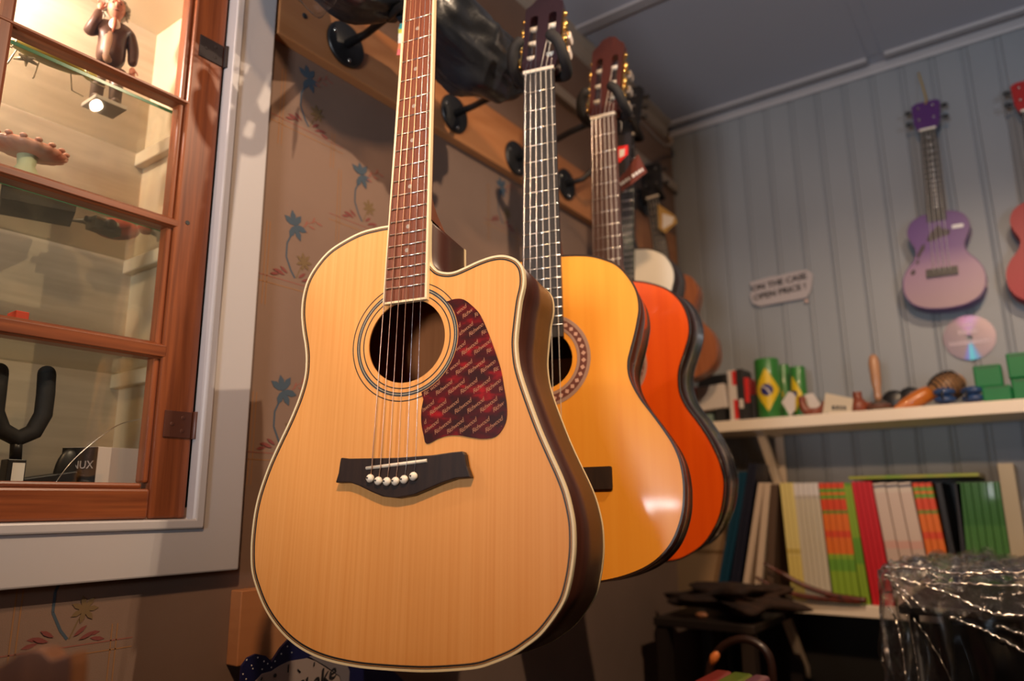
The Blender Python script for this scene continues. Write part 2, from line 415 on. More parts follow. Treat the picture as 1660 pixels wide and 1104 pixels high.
for r0, r1, nm, m in ((0.0555, 0.0567, 'rosette_ring', blackline), (0.0608, 0.0652, 'rosette_ring', mat('dark_grey_inlay', (0.05, 0.055, 0.06), 0.4)), (0.0627, 0.0631, 'rosette_line', cream), (0.0700, 0.0711, 'rosette_ring', blackline)):
    o = flat_ring(g1, nm, m, (0.001, 0.1405), r0, r1, -0.001, 0.0003 if nm == 'rosette_ring' else 0.0004)
    o.visible_shadow = True
PK = [(52,181),(62,183),(73,181),(84,172),(94,160),(104,138),(112,117),(119,96),(123,75),(126,58),(126,42),(121,31),(113,24),(100,22.5),(86,24.5),(72,27.5),(59,28),(47,25.5),(33,20.5),(28.5,32),(25.5,44),(25,58),(27,70)]
pk = [(p.x, p.y) for p in spline([(x / 1000, y / 1000) for x, y in PK], 4)]
cc = (0.001, 0.1405); a0 = math.atan2(pk[-1][1] - cc[1], pk[-1][0] - cc[0]); a1 = math.atan2(pk[0][1] - cc[1], pk[0][0] - cc[0])
pk += [(cc[0] + 0.0665 * cos(a0 + (a1 - a0) * i / 16), cc[1] + 0.0665 * sin(a0 + (a1 - a0) * i / 16)) for i in range(0, 17)]
tort = mat('tortoiseshell', (0.20, 0.004, 0.005), 0.3, col2=(0.035, 0.006, 0.006), scale=(34, 60, 40), detail=3, ramp=(0.40, 0.72), coat=0.3)
_r = [n for n in tort.node_tree.nodes if n.type == 'VALTORGB'][0].color_ramp
_r.elements[1].color = (0.42, 0.006, 0.010, 1); _e = _r.elements.new(0.56); _e.color = (0.10, 0.004, 0.006, 1)
pg = B().prism(pk, 0.0, 0.0012).build('pickguard', tort, g1, bevel=0.0003)
tv, tf = text_mesh('Richwood', 0.0068, 0.00005, 0.45, 'LEFT', 0.82)
lb = B(); pin = offset(pk, 0.0008); rot = Matrix.Rotation(radians(34), 4, 'Z')
adj = {}
comp = list(range(len(tv)))
def find(i):
    while comp[i] != i: comp[i] = comp[comp[i]]; i = comp[i]
    return i
for f in tf:
    for k in f[1:]: comp[find(k)] = find(f[0])
groups = {}
for f in tf: groups.setdefault(find(f[0]), []).append(f)
for row in range(-2, 16):
    for c_ in range(-3, 10):
        ox = 0.020 + c_ * 0.0150 + (row % 2) * 0.0065; oy = 0.010 + row * 0.0215 - c_ * 0.0003
        T = Matrix.Translation((ox, oy, 0.00125)) @ rot
        for fs in groups.values():
            idx = sorted({i for f in fs for i in f}); pv = [T @ tv[i] for i in idx]
            if all(inside(p, pin) for p in pv[::3]):
                mp_ = {i: k for k, i in enumerate(idx)}; lb.add(pv, [[mp_[i] for i in f] for f in fs])
lb.build('lettering', mat('gold_print', (0.40, 0.18, 0.09), 0.45), pg)
BR = [(-71,9),(-60,7.5),(-41,7),(-1,6),(44,7),(66,9),(79,9.5),(81.5,6),(84,-6),(89,-18),(72,-18.5),(56,-22.5),(38,-29),(22,-34.5),(4,-37),(-15,-35),(-30,-29.5),(-46,-22.5),(-57,-19),(-76,-18.5),(-73,-8),(-72,4)]
B().prism([(x / 1000 + .001, y / 1000) for x, y in BR], 0.0003, 0.009).build('bridge', bridgew, g1, bevel=0.0012)
s0, s1 = Vector((-0.036, -0.0042, 0.009)), Vector((0.0385, 0.0012, 0.009))
B().tube([s0, s1], 0.0019, 10).build('saddle', bone, g1)
SX = [-0.0275 + 0.0107 * i for i in range(6)]
PINS = [(-0.0290, -0.0155), (-0.0186, -0.0185), (-0.0080, -0.0195), (0.0025, -0.0195), (0.0130, -0.0180), (0.0240, -0.0150)]
RS = [0.00068, 0.00056, 0.00046, 0.00038, 0.0003, 0.00026]
for i in range(6):
    m = bronze if i < 4 else steel
    x0 = -0.0172 + 0.0344 * i / 5; x1 = SX[i] + 0.0008; y1 = s0.y + (s1.y - s0.y) * (x1 - s0.x) / (s1.x - s0.x)
    B().tube([(x0, 0.651, 0.0082), (x1, y1, 0.0128), (PINS[i][0] - 0.0006, PINS[i][1] + 0.003, 0.0092)], RS[i], 6, caps=False).build('string', m, g1)
    t = B().ell((PINS[i][0], PINS[i][1], 0.0112), (0.0047, 0.0047, 0.0040), 18, 10).build('bridge_pin', ivory, g1)
    B().lathe([(0.0011, 0.0), (0.0010, 0.0006), (0.0, 0.0007)], (PINS[i][0] - 0.0014, PINS[i][1] + 0.0002, 0.01495), 12).build('pin_dot', blackline, t)
# headstock (above the frame)
Hm = Matrix.Translation((0, 0.652, 0.002)) @ Matrix.Rotation(radians(-14), 4, 'X')
B().prism([(-0.023, 0), (0.023, 0), (0.033, 0.03), (0.037, 0.16), (0.03, 0.185), (0, 0.19), (-0.03, 0.185), (-0.037, 0.16), (-0.033, 0.03)], -0.014, 0.001).xf(Hm).build('headstock', plum_head, g1, bevel=0.001)
for sx in (-1, 1):
    for k in range(3):
        y = 0.05 + k * 0.045
        tu = B().lathe([(0.003, 0.0), (0.003, 0.012), (0.0, 0.013)], (sx * 0.021, y, 0), 12).xf(Hm).build('tuner', nickel, g1)
        B().tube([(sx * 0.03, y, -0.016), (sx * 0.048, y, -0.016)], 0.002, 8).ell((sx * 0.055, y, -0.016), (0.010, 0.008, 0.004), 12, 8).xf(Hm).build('tuner_button', nickel, tu)

# ================================================================== classical guitars
def classical(name, label, P, half, bottom_pts, hole, mats, headm, button, group='classical guitars hung along the rail', rosette=True, pearl_b=None, bridge_y=0.0, hz=0.0, bwt=None):
    r = [(x / 1000, y / 1000) for x, y in half + bottom_pts]
    l = [(-x, y) for x, y in reversed(r)]
    pts = l[:]; pts = [(-x, y) for x, y in r] + [(x, y) for x, y in reversed(r) if abs(x) > 1e-6]
    g, out, df, wid = guitar(name, label, group, P, pts, hole, (0.088, 0.096), mats, scale=0.65, nut=(0.052, 0.062), joint=12,
        board_end=0.199, board_bind=0.0, nfrets=19, fk=0.96, bind=mats['bind'])
    hx, hy, hr = hole
    flat_ring(g, 'rosette', rosette_material(), (hx, hy), hr + 0.007, hr + 0.0265, -0.001, 0.0004)
    B().prism(rrect(-0.038, 0.038, 0.13, 0.19, 0.004), -0.0835, -0.0828, mi=0).build('label', mat('sepia_label', (0.55, 0.40, 0.18), 0.7), g)
    # bridge with tie block
    bb = B(); bb.prism(rrect(-0.094, 0.094, -0.018, 0.012, 0.002), 0.0003, 0.0045); bb.box(-0.042, 0.042, -0.016, 0.010, 0.0045, 0.0095)
    bb.build('bridge', bridgew, g, bevel=0.0008)
    B().box(-0.040, 0.040, 0.002, 0.0045, 0.0095, 0.0125).build('saddle', bone, g)
    for i in range(6):
        x0 = -0.0215 + 0.043 * i / 5; x1 = -0.029 + 0.058 * i / 5
        B().tube([(x0, 0.652, 0.0092), (x1, 0.003, 0.0128), (x1, -0.012, 0.0098)], (0.0006, .0005, .0005, .0005, .0005, .00045)[i], 6, caps=False).build('string', steel if i < 3 else nylon, g)
    # slotted headstock leaning back
    H = Matrix.Translation((0, 0.6545, 0.003)) @ Matrix.Rotation(radians(-14), 4, 'X')
    hp = [(-0.027, 0), (0.027, 0), (0.031, 0.02), (0.034, 0.155), (0.033, 0.165), (0.024, 0.172), (0.014, 0.186), (0, 0.190), (-0.014, 0.186), (-0.024, 0.172), (-0.033, 0.165), (-0.034, 0.155), (-0.031, 0.02)]
    sl = [rrect(-0.0235, -0.0095, 0.026, 0.14, 0.0069, 6), rrect(0.0095, 0.0235, 0.026, 0.14, 0.0069, 6)]
    hs = B().prism(hp, -0.017, 0.002, sl).xf(H).build('headstock', headm, g, bevel=0.0006)
    for s in (-1, 1):
        pl = B().box(min(s * .034, s * .0355), max(s * .034, s * .0355), 0.018, 0.145, -0.014, -0.003)
        for k in range(3): pl.ell((s * 0.0375, 0.040 + k * 0.037, -0.0085), (0.005, 0.008, 0.006), 12, 8)
        for k in range(4): pl.ell((s * 0.0365, 0.022 + k * 0.0385, -0.006), (0.004, 0.004, 0.0045), 10, 8)
        pl = pl.xf(H).build('tuner_plate', gold, g)
        for k in range(3):
            y = 0.040 + k * 0.037
            B().tube([(s * 0.009, y, -0.006), (s * 0.024, y, -0.006)], 0.0048, 14).xf(H).build('string_roller', ivory, g)
            t = B().tube([(s * 0.0375, y - 0.006, -0.008), (s * 0.0375, y - 0.006, -0.026)], 0.0022, 8).xf(H).build('tuner_shaft', gold, g)
            B().prism(rrect(s * 0.0375 - 0.0045, s * 0.0375 + 0.0045, -0.0085, 0.0085, 0.0035), -0.042, -0.026).xf(H @ Matrix.Translation((0, y - 0.006, 0))).build('tuner_button', button, t, bevel=0.0015)
            for j in (0, 1):  # string ends up to the rollers
                x0 = s * (0.0215 - 0.0086 * (2 - k if True else k)) 
            B().tube([(s * (0.0045 + 0.0086 * (2 - k)), 0.653, 0.0088), tuple(H @ Vector((s * (0.012 + 0.004 * (2 - k)), y, -0.001)))], 0.0005, 6, caps=False).build('string_end', steel if s < 0 else nylon, g)
    return g
P2 = [-0.56278, 0.85666, 0.03505, 0.29465, -0.06714, -0.01303]
H2 = [(0,327),(30,326.5),(54,324),(74,320),(92,313),(111,302),(125,286),(136,266),(141,249),(142,230),(139,213),(134,193),(127,170),(123,155),(123,138),(128,121),(138,101),(152,80),(166,58),(177,38),(184,18),(187,-3),(187,-24),(184,-47),(177,-69),(167,-88),(154,-103),(138,-115),(119,-124),(97,-131),(72,-136)]
classical('classical_guitar', 'amber topped classical guitar with mosaic rosette and black fretboard, second guitar from the viewer',
    P2, H2, [(40,-139),(0,-140)], (0, 0.168, 0.043), dict(top=amber_top, side=mahog_gloss, back=mahog_gloss, neck=neckw, board=ebony, bind=mat('dark_binding', (0.03, 0.015, 0.01), 0.3, coat=0.5)), plum_head, pearl)
P3 = [-0.64327, 1.21088, 0.08659, 0.1092, 0.08031, 0.04317]
H3 = [(0,326),(30,324),(59,319),(83,312),(108,301),(127,286),(141,266),(149,243),(151,222),(148,204),(140,181),(130,154),(127,133),(129,109),(139,85),(158,58),(176,29),(190,-2),(197,-27),(199,-50),(194,-84),(183,-115),(161,-148),(134,-169),(104,-182)]
classical('classical_guitar', 'deep orange glossy classical guitar with brown fretboard, behind the amber topped one',
    P3, H3, [(50,-190),(0,-192)], (0, 0.165, 0.043), dict(top=orange_top, side=black_gloss, back=black_gloss, neck=neckw, board=brownboard, bind=mat('black_binding', (0.012, 0.01, 0.01), 0.25, coat=0.5)), red_head, mat('smoky_button', (0.25, 0.22, 0.2), 0.2, coat=0.6))
def Z(z): return CAMZ + z
def struct(o): o['kind'] = 'structure'; return o
# ================================================================== room shell
WX, WY, CZ = -0.9, 2.2, 1.255
paper_m = mat('wallpaper_tan', (0.23, 0.15, 0.113), 0.75, col2=(0.205, 0.133, 0.10), scale=(6, 6, 6), bump=0.15, bscale=900)
blue_m = mat('print_blue', (0.050, 0.080, 0.115), 0.8); red_m = mat('print_red', (0.20, 0.050, 0.045), 0.8)
olive_m = mat('print_olive', (0.17, 0.11, 0.05), 0.8); pink_m = mat('print_pink', (0.27, 0.10, 0.075), 0.8); plaid_m = mat('print_ochre', (0.30, 0.15, 0.065), 0.8)
b = B()
T = Matrix(((0, 0, 1, 0), (1, 0, 0, 0), (0, 1, 0, 0), (0, 0, 0, 1)))   # (a,b,c) -> x=c, y=a, z=b
CY0, CY1, CZ0, CZ1, CX = -0.10, 0.53, 0.0, 0.765, -1.10
b.prism([(-2.2, 0), (WY, 0), (WY, Z(CZ)), (-2.2, Z(CZ))], -0.02, 0, [[(CY0, Z(CZ0)), (CY1, Z(CZ0)), (CY1, Z(CZ1)), (CY0, Z(CZ1))]])
st = 0
W_ = Matrix.Translation((WX, 0, 0)) @ T
b.xf(W_)
LN = [0]
def leaf(bb, y, z, ang, l, w, mi):
    LN[0] += 1; lx = .0004 + .00003 * (LN[0] % 24)
    c, s = cos(ang), sin(ang)
    pts = [(0, 0), (l * .3, w * .42), (l * .65, w * .5), (l, 0), (l * .65, -w * .5), (l * .3, -w * .42)]
    bb.add([(WX + lx, y + px * c - py * s, z + px * s + py * c) for px, py in pts], [tuple(range(6))], mi)
def strip(bb, pts, w, mi, x=0.0003):
    for (y0, z0), (y1, z1) in zip(pts[:-1], pts[1:]):
        d = Vector((y1 - y0, z1 - z0)); n = Vector((-d.y, d.x)).normalized() * w / 2
        bb.add([(WX + x, y0 + n.x, z0 + n.y), (WX + x, y1 + n.x, z1 + n.y), (WX + x, y1 - n.x, z1 - n.y), (WX + x, y0 - n.x, z0 - n.y)], [(0, 1, 2, 3)], mi)
rnd = random.Random(3)
def motif(y, z):
    # blue flower on a bent stem, brown flower, red ferns, pink sprig, ochre plaid lines
    strip(b, [(y + .004, z + .052), (y - .006, z + .03), (y - .006, z + .008), (y + .004, z - .012), (y + .012, z - .022)], .003, 1)
    for a in (60, 105, 150, 200, 250, 300, 350):
        if a in (200,): continue
        leaf(b, y + .006, z + .062, radians(a), .022 + rnd.random() * .004, .010, 1)
    strip(b, [(y + .014, z - .022), (y + .022, z - .002)], .0015, 3)
    for k in range(7): leaf(b, y + .027, z + .008, k * 0.9, .0155, .0055, 3)
    for k in range(4):
        leaf(b, y - .002 - k * .005, z - .018 - (k % 2) * .004, radians(150 + 14 * k), .017, .0045, 2)
        leaf(b, y + .018 + k * .006, z - .020 - (k % 2) * .004, radians(38 - 16 * k), .017, .0045, 2)
    strip(b, [(y + .010, z + .05), (y + .028, z + .072), (y + .048, z + .082)], .0013, 4)
    for k in range(5): leaf(b, y + .018 + k * .007, z + .060 + k * .005, radians(70 if k % 2 else -10), .014, .0035, 4)
    for dz in (-.030, -.040): strip(b, [(y - .06, z + dz), (y + .085, z + dz)], .0014, 5 if dz < -.035 else 4)
    for dy in (-.038, -.044): strip(b, [(y + dy, z + .055), (y + dy, z - .075)], .0014, 5)
    for dy in (.060, .066): strip(b, [(y + dy, z - .012), (y + dy, z - .075)], .0014, 5)
for y, z in ((.678, .625), (.668, .365), (.664, .105), (.395, -.118), (.672, -.16), (.395, -.38), (.135, -.118), (.94, .235), (.94, .495), (.80, .50), (1.21, .365), (1.21, .625), (.945, -.03), (1.47, .495), (1.47, .235), (1.75, .365)):
    motif(y, Z(z))
wl = struct(b.build('wall_left', [paper_m, blue_m, red_m, olive_m, pink_m, plaid_m]))
# beadboard back wall
bead_m = mat('painted_beadboard', (0.25, 0.27, 0.295), 0.5, col2=(0.225, 0.245, 0.27), scale=(5, 5, 2), bump=0.08, bscale=200)
prof = []
x = -0.043 - 0.078 * 12
while x < 2.5:
    prof += [(x, 0.0035), (x + .003, 0.0055), (x + .007, .0035), (x + .012, 0.0025), (x + .017, .0035), (x + .020, 0.0)]
    x += 0.078
prof = [(max(WX - .02, px), -py) for px, py in prof if px > WX - .1]
n = len(prof); b = B()
vs = [(px, WY - py, 0) for px, py in prof] + [(px, WY - py, Z(CZ)) for px, py in prof]
b.add(vs, [(i, i + 1, i + 1 + n, i + n) for i in range(n - 1)], 0)
b.box(WX - .02, 2.42, WY + .007, WY + .03, 0, Z(CZ))
struct(b.build('wall_back', bead_m))
plain = mat('plain_wall_paint', (0.30, 0.26, 0.22), 0.8)
struct(B().box(2.4, 2.42, -2.2, WY + .03, 0, Z(CZ)).build('wall_right', plain))
struct(B().box(WX - .02, 2.42, -2.22, -2.2, 0, Z(CZ)).build('wall_front', plain))
ceil_m = mat('ceiling_paint', (0.41, 0.43, 0.50), 0.7, bump=0.05, bscale=120)
struct(B().box(WX - .02, 2.42, -2.22, WY + .03, Z(CZ), Z(CZ) + .02).build('ceiling', ceil_m))
struct(B().box(WX - .02, 2.42, -2.22, WY + .03, -0.02, 0).build('floor', wood('dark_floor', (0.08, 0.045, 0.03), (0.05, 0.03, 0.02), 0.5, (4, 60, 4))))
trimw = mat('trim_paint', (0.40, 0.39, 0.41), 0.45)
def cove(bb, x0, x1):
    p = [(0, 0), (0, -.030), (-.006, -.032), (-.010, -.026), (-.010, -.006), (-.010, 0)]
    bb.add([(xx, WY + q[0], Z(CZ) + q[1]) for xx in (x0, x1) for q in p], [tuple(range(6)), tuple(reversed(range(6, 12)))] + [(i, (i + 1) % 6, (i + 1) % 6 + 6, i + 6) for i in range(6)])
b = B(); cove(b, WX, 2.4); struct(b.build('trim_1', trimw, bevel=.002))
gx = on(1422, 98, 'z', Z(CZ)).x
for i, (a, c_) in enumerate(((WX, gx - .022), (gx + .022, 2.4))):
    struct(B().box(a, c_, WY - .062, WY - .034, Z(CZ) - .012, Z(CZ)).build('trim_%d' % (2 + i), trimw, bevel=.004))
yb = on(1020, 12, 'z', Z(CZ)).y
struct(B().box(WX, 2.4, yb - .018, yb + .018, Z(CZ) - .008, Z(CZ)).build('trim_4', trimw, bevel=.003))
struct(B().box(gx - .016, gx + .016, -2.2, WY - .06, Z(CZ) - .003, Z(CZ)).build('trim_5', ceil_m, bevel=.001))
wtrim = mat('aged_white_trim', (0.42, 0.36, 0.30), 0.5)
struct(B().prism([(0, 0), (.03, 0), (.03, -.008), (.012, -.014), (.010, -.045), (0, -.05)], -2.2, WY - .05).xf(Matrix(((1, 0, 0, WX), (0, 0, 1, 0), (0, 1, 0, Z(CZ)), (0, 0, 0, 1)))).build('trim_6', wtrim))
pz = on(740, 0, 'x', WX + .015).z
struct(B().box(WX, WX + .018, -2.2, WY - .01, pz - .03, pz).build('trim_7', wtrim, bevel=.003))

# ================================================================== rails on the left wall
pine = wood('pine_board', (0.50, 0.22, 0.085), (0.42, 0.17, 0.06), 0.38, (14, 3, 50), coat=0.1)
rz = on(441, 47, 'x', WX + .02).z
o = B().box(WX, WX + .021, 0.607, 2.14, rz, rz + .125).build('wooden_rail', pine, bevel=.002)
tag(o, 'long pine board screwed high on the papered wall, carrying the guitar hangers', 'rail')
B().lathe([(0.005, 0), (0.005, .0006), (0, .0008)], (0, 0, 0), 14, 'x').xf(Matrix.Translation(on(494, 26, 'x', WX + .0212))).build('screw', blackline, o)
lr0 = on(392, 958, 'x', WX + .024); lr1 = on(390, 1080, 'x', WX + .024)
pine2 = wood('pale_pine_board', (0.55, 0.24, 0.10), (0.46, 0.19, 0.075), 0.5, (14, 3, 50))
o = B().box(WX, WX + .024, lr0.y, 1.25, lr1.z, lr0.z).build('wooden_rail', pine2, bevel=.0015)
tag(o, 'lower pine board on the wall behind the bottom of the front guitar', 'rail')

# ================================================================== built-in display cabinet
cab = empty('display_cabinet', (WX, 0.21, Z(CZ0)), label='built-in wall display cabinet with white casing, glass shelves and an old varnished glazed door', cat='cabinet')
def pc(o): o.parent = cab; o.matrix_parent_inverse = cab.matrix_world.inverted(); return o
cab.matrix_world = Matrix.Translation((WX, 0.21, Z(CZ0)))
cabin = mat('cream_cabinet_boards', (0.60, 0.49, 0.35), 0.6, col2=(0.50, 0.40, 0.28), scale=(30, 6, 70), detail=3, bump=0.25, bscale=18)
b = B().box(CX - .012, CX, CY0, CY1, Z(CZ0), Z(CZ1)); pc(b.build('back_panel', cabin))
sidem = mat('cream_paint', (0.64, 0.54, 0.38), 0.5)
pc(B().box(CX, WX, CY1, CY1 + .012, Z(CZ0), Z(CZ1)).build('side_panel', sidem)); pc(B().box(CX, WX, CY0 - .012, CY0, Z(CZ0), Z(CZ1)).build('side_panel', sidem))
pc(B().box(CX - .012, WX, CY0 - .012, CY1 + .012, Z(CZ1), Z(CZ1) + .012).build('top_panel', sidem)); pc(B().box(CX - .012, WX - .001, CY0 - .012, CY1 + .012, Z(CZ0) - .012, Z(CZ0)).build('bottom_panel', sidem))
casing = mat('white_gloss_casing', (0.52, 0.51, 0.53), 0.35, bump=0.06, bscale=40)
fo0, fo1 = -0.17, 0.603; fz0, fz1 = -0.0805, 0.845
b = B()
b.prism([(fo0, fz0), (fo1, fz0), (fo1, fz1), (fo0, fz1)], 0, .020, [[(CY0 + .012, CZ0 - .014), (.5335, CZ0 - .014), (.5335, .78), (CY0 + .012, .78)]])
b.prism([(CY0 - .004, CZ0 - .026), (.546, CZ0 - .026), (.546, .792), (CY0 - .004, .792)], .020, .0245, [[(CY0 + .012, CZ0 - .014), (.5335, CZ0 - .014), (.5335, .78), (CY0 + .012, .78)]])
b.xf(Matrix.Translation((WX, 0, CAMZ)) @ T)
pc(b.build('casing', casing, bevel=.0025))
gsh = glassmat('shelf_glass', (0.72, 0.725, 0.69)); gedge = mat('green_glass_edge', (0.03, 0.16, 0.08), 0.15, coat=0.5)
SH = (0.546, 0.369, 0.193)
for i, z in enumerate(SH):
    f = -0.940
    bb = B().box(CX + .002, f, CY0 + .003, CY1 - .002, Z(z), Z(z) + .005); bb.m = [0] * 6
    bb.m[1] = 1
    pc(bb.build('glass_shelf', [gsh, gedge]))
    pc(B().box(CX, f - .012, CY1 - .014, CY1, Z(z) - .022, Z(z) - .0005).build('shelf_cleat', sidem, bevel=.002))
    pc(B().box(CX, f - .012, CY0, CY0 + .014, Z(z) - .022, Z(z) - .0005).build('shelf_cleat', sidem, bevel=.002))
# door
old = wood('old_varnished_pine', (0.31, 0.088, 0.028), (0.13, 0.032, 0.011), 0.36, (150, 150, 6), detail=6, coat=0.25, ramp=(0.25, 0.72), bump=0.0)
oldh = wood('old_varnished_pine_rail', (0.31, 0.088, 0.028), (0.13, 0.032, 0.011), 0.36, (150, 6, 150), detail=6, coat=0.25, ramp=(0.25, 0.72))
door = empty('door'); door.parent = cab; door.matrix_parent_inverse = cab.matrix_world.inverted(); door.matrix_world = Matrix.Translation((WX, .53, Z(CZ0)))
def pd(o): o.parent = door; o.matrix_parent_inverse = door.matrix_world.inverted(); return o
bpy.context.view_layer.update()
DX0, DX1 = WX - .023, WX + .003
dy0, dy1 = CY0 + .014, .5315; dz0, dz1 = -.013, .778
gy1, gy0 = .4755, CY0 + .07
MUN = .262; mw = .0075
pd(B().box(DX0, DX1, .483, dy1, Z(dz0), Z(dz1)).box(DX0, DX1 - .006, .4755, .483, Z(.030), Z(.735)).build('stile', old, bevel=.003))
pd(B().box(DX0, DX1, dy0, gy0 - .008, Z(dz0), Z(dz1)).build('stile', old, bevel=.003))
pd(B().box(DX0, DX1 - .0003, gy0 - .008, .483, Z(dz0), Z(.023)).box(DX0, DX1 - .006, gy0 - .008, .4755, Z(.023), Z(.030)).build('rail', oldh, bevel=.003))
pd(B().box(DX0, DX1 - .0003, gy0 - .008, .483, Z(.742), Z(dz1)).box(DX0, DX1 - .006, gy0 - .008, .4755, Z(.735), Z(.742)).build('rail', oldh, bevel=.003))
bars = [(.5440, .5555), (.3632, .3800), (.1860, .2085)]
for z0, z1 in bars:
    p = [(DX0, Z(z0)), (DX1 - .006, Z(z0)), (DX1 - .004, Z(z0) + .002), (DX1, Z(z0) + .0025), (DX1, Z(z1) - .0055), (DX1 - .003, Z(z1) - .0045), (DX1 - .006, Z(z1) - .0025), (DX1 - .010, Z(z1)), (DX0, Z(z1))]
    pd(B().prism(p, gy0, .487).xf(Matrix(((1, 0, 0, 0), (0, 0, 1, 0), (0, 1, 0, 0), (0, 0, 0, 1)))).build('glazing_bar', oldh, bevel=.001))
pd(B().box(DX0 + .0003, DX1 - .001, MUN - .009, MUN + .0085, Z(.03), Z(.735)).build('glazing_bar', old, bevel=.004))
pane = glassmat('window_pane', (0.97, 0.98, 0.96), 0.9, 0.01, 1.5)
zs = [.028] + [v for a in reversed(bars) for v in a] + [.737]
for k in range(4):
    for (a, c_) in ((MUN + .007, .478), (gy0 - .003, MUN - .007)):
        pd(B().box(DX0 + .001, DX0 + .004, a, c_, Z(zs[2 * k]) - .002, Z(zs[2 * k + 1]) + .002).build('pane', pane))
def hinge(name, z0, z1, m):
    b = B().box(DX1, DX1 + .0022, .492, .528, Z(z0), Z(z1)); b.tube([(DX1 + .003, .5335, Z(z0) - .001), (DX1 + .003, .5335, Z(z1) + .001)], .0042, 12)
    b.box(DX1 - .002, DX1 + .001, .5335, .541, Z(z0), Z(z1))
    for dy, dz in ((.010, .5), (.024, .26), (.024, .76)):
        b.lathe([(.0028, 0), (.0026, .0006), (0, .001)], (DX1 + .0022, .492 + dy, Z(z0 + (z1 - z0) * dz)), 12, 'x')
    o = pd(b.build('hinge', m, bevel=.0005))
    return o
hinge('hinge', .626, .659, mat('dark_iron', (0.03, 0.022, 0.022), 0.6, spec=.3))['label'] = 'dark iron upper hinge'
hinge('hinge', .0875, .121, mat('painted_brown_iron', (0.10, 0.035, 0.022), 0.4, metal=0.1))['label'] = 'brown painted lower hinge'
pd(B().lathe([(.0032, 0), (.003, .0006)], (0, 0, 0), 12, 'x').xf(Matrix.Translation(on(304, 361, 'x', DX1 + .0002))).build('nail_hole', blackline))

# added unseen counter behind the photographer, it shades the lower part of the room from the window
blk_root = empty('window_blocker', (-.2, -.42, 0), label='added unseen counter with a till standing behind the viewpoint', cat='blocker')
cm = mat('dark_blocker', (0.05, 0.035, 0.025), .5)
B().box(-.62, .9, -.14, .10, 0, Z(-.02)).build('blocker_body', cm, blk_root, bevel=.004); B().box(-.64, .92, -.16, .12, Z(-.02), Z(.01)).build('blocker_top', cm, blk_root, bevel=.004)
B().box(-.035, .55, -.10, .08, Z(.0105), Z(.155)).build('riser', black_plastic, blk_root, bevel=.006)

o = B().box(-.80, .30, WY - .022, WY - .006, 0, Z(-.30)).build('shade_sheet', mat('shade_black', (0.012, 0.011, 0.011), .6)); tag(o, 'added black sheet standing in for the shade beneath the lower shelf', 'board')  # black sheet added to darken the wall, stands in for shade
def scribble_bars(spans, h, th=.0001):
    """rows of small dashes: print too small to read; spans = [(x0, x1, z)]"""
    b = B()
    for x0, x1, z in spans:
        x = x0
        while x < x1:
            w = h * (.45 + .35 * ((x * 9973) % 1)); b.add([(x, z - h / 2, 0), (min(x + w, x1), z - h / 2, 0), (min(x + w, x1), z + h / 2 * (.6 + .4 * ((x * 7919) % 1)), 0), (x, z + h / 2, 0)], [(0, 1, 2, 3)]); x += w + h * .28
    return b
# ================================================================== things in the cabinet
def P(px, py, x, dz=0): v = on(px, py, 'x', x); return Vector((v.x, v.y, v.z + dz))
# figurine
zt = Z(SH[0]) + .0055
c = [on(px, py, 'z', zt) for px, py in ((137, 160), (186, 163), (200, 193), (152, 187))]
fc = sum(c, Vector()) / 4
fig = empty('figurine', (fc.x, fc.y, zt), label='small statuette of a grey haired man in a brown suit, hand raised to ear', cat='figurine')
skin = mat('painted_skin', (0.50, 0.20, 0.12), 0.5); suit = mat('painted_brown_suit', (0.075, 0.034, 0.022), 0.4, col2=(0.05, 0.024, 0.017), scale=(60, 60, 60), spec=.25); vest = mat('painted_tan_vest', (0.20, 0.11, 0.06), 0.5); hairm = mat('painted_grey_hair', (0.42, 0.38, 0.30), 0.6, col2=(0.24, 0.22, 0.17), scale=(150, 150, 150)); shirt = mat('painted_white', (0.75, 0.66, 0.58), 0.5); tie = mat('painted_rust_tie', (0.35, 0.10, 0.05), 0.5)
hw = .022; hd = .021
B().box(-hd, hd, -hw, hw, 0, .006).build('plinth', mat('pale_plinth', (0.60, 0.54, 0.47), 0.4), fig, bevel=.001)
# figure height: head top at image row -6
top = on(203, -4, 'x', fc.x).z - zt; H = top
ang = math.atan2(-fc.y, -fc.x)            # faces the room
def fb(): return B()
R = Matrix.Rotation(ang, 4, 'Z')
def fbuild(b, nm, m, par=fig, **k): b.xf(R); return b.build(nm, m, par, **k)
s = H / 0.180
def V3(x, y, z): return (x * s, y * s, z * s)
# body: skin-modifier grown surface; x forward, y to the figure's left
def skinned(name, pts, edges, radii, m, par, root=0):
    me = bpy.data.meshes.new(name); me.from_pydata([tuple(R @ Vector(V3(*p))) for p in pts], edges, [])
    o = bpy.data.objects.new(name, me); COL.objects.link(o); o.parent = par
    md = o.modifiers.new('skin', 'SKIN'); md.use_smooth_shade = True
    for i, r in enumerate(radii): me.skin_vertices[0].data[i].radius = (r[0] * s, r[1] * s) if isinstance(r, tuple) else (r * s, r * s)
    me.skin_vertices[0].data[root].use_root = True
    sd = o.modifiers.new('sub', 'SUBSURF'); sd.levels = 2; sd.render_levels = 2
    me.materials.append(m); return o
for sg in (-1, 1):
    b = fb(); b.tube([V3(0, sg * .011, .060), V3(.001, sg * .011, .034), V3(.0, sg * .0115, .010)], [.0105 * s, .0085 * s, .0078 * s], 14)
    b.ell(V3(.006, sg * .012, .009), (.013 * s, .0065 * s, .0045 * s), 14, 8); fbuild(b, 'leg', vest if 0 else mat('painted_trousers', (0.13, 0.085, 0.065), 0.45))
me_o = bpy.data.objects
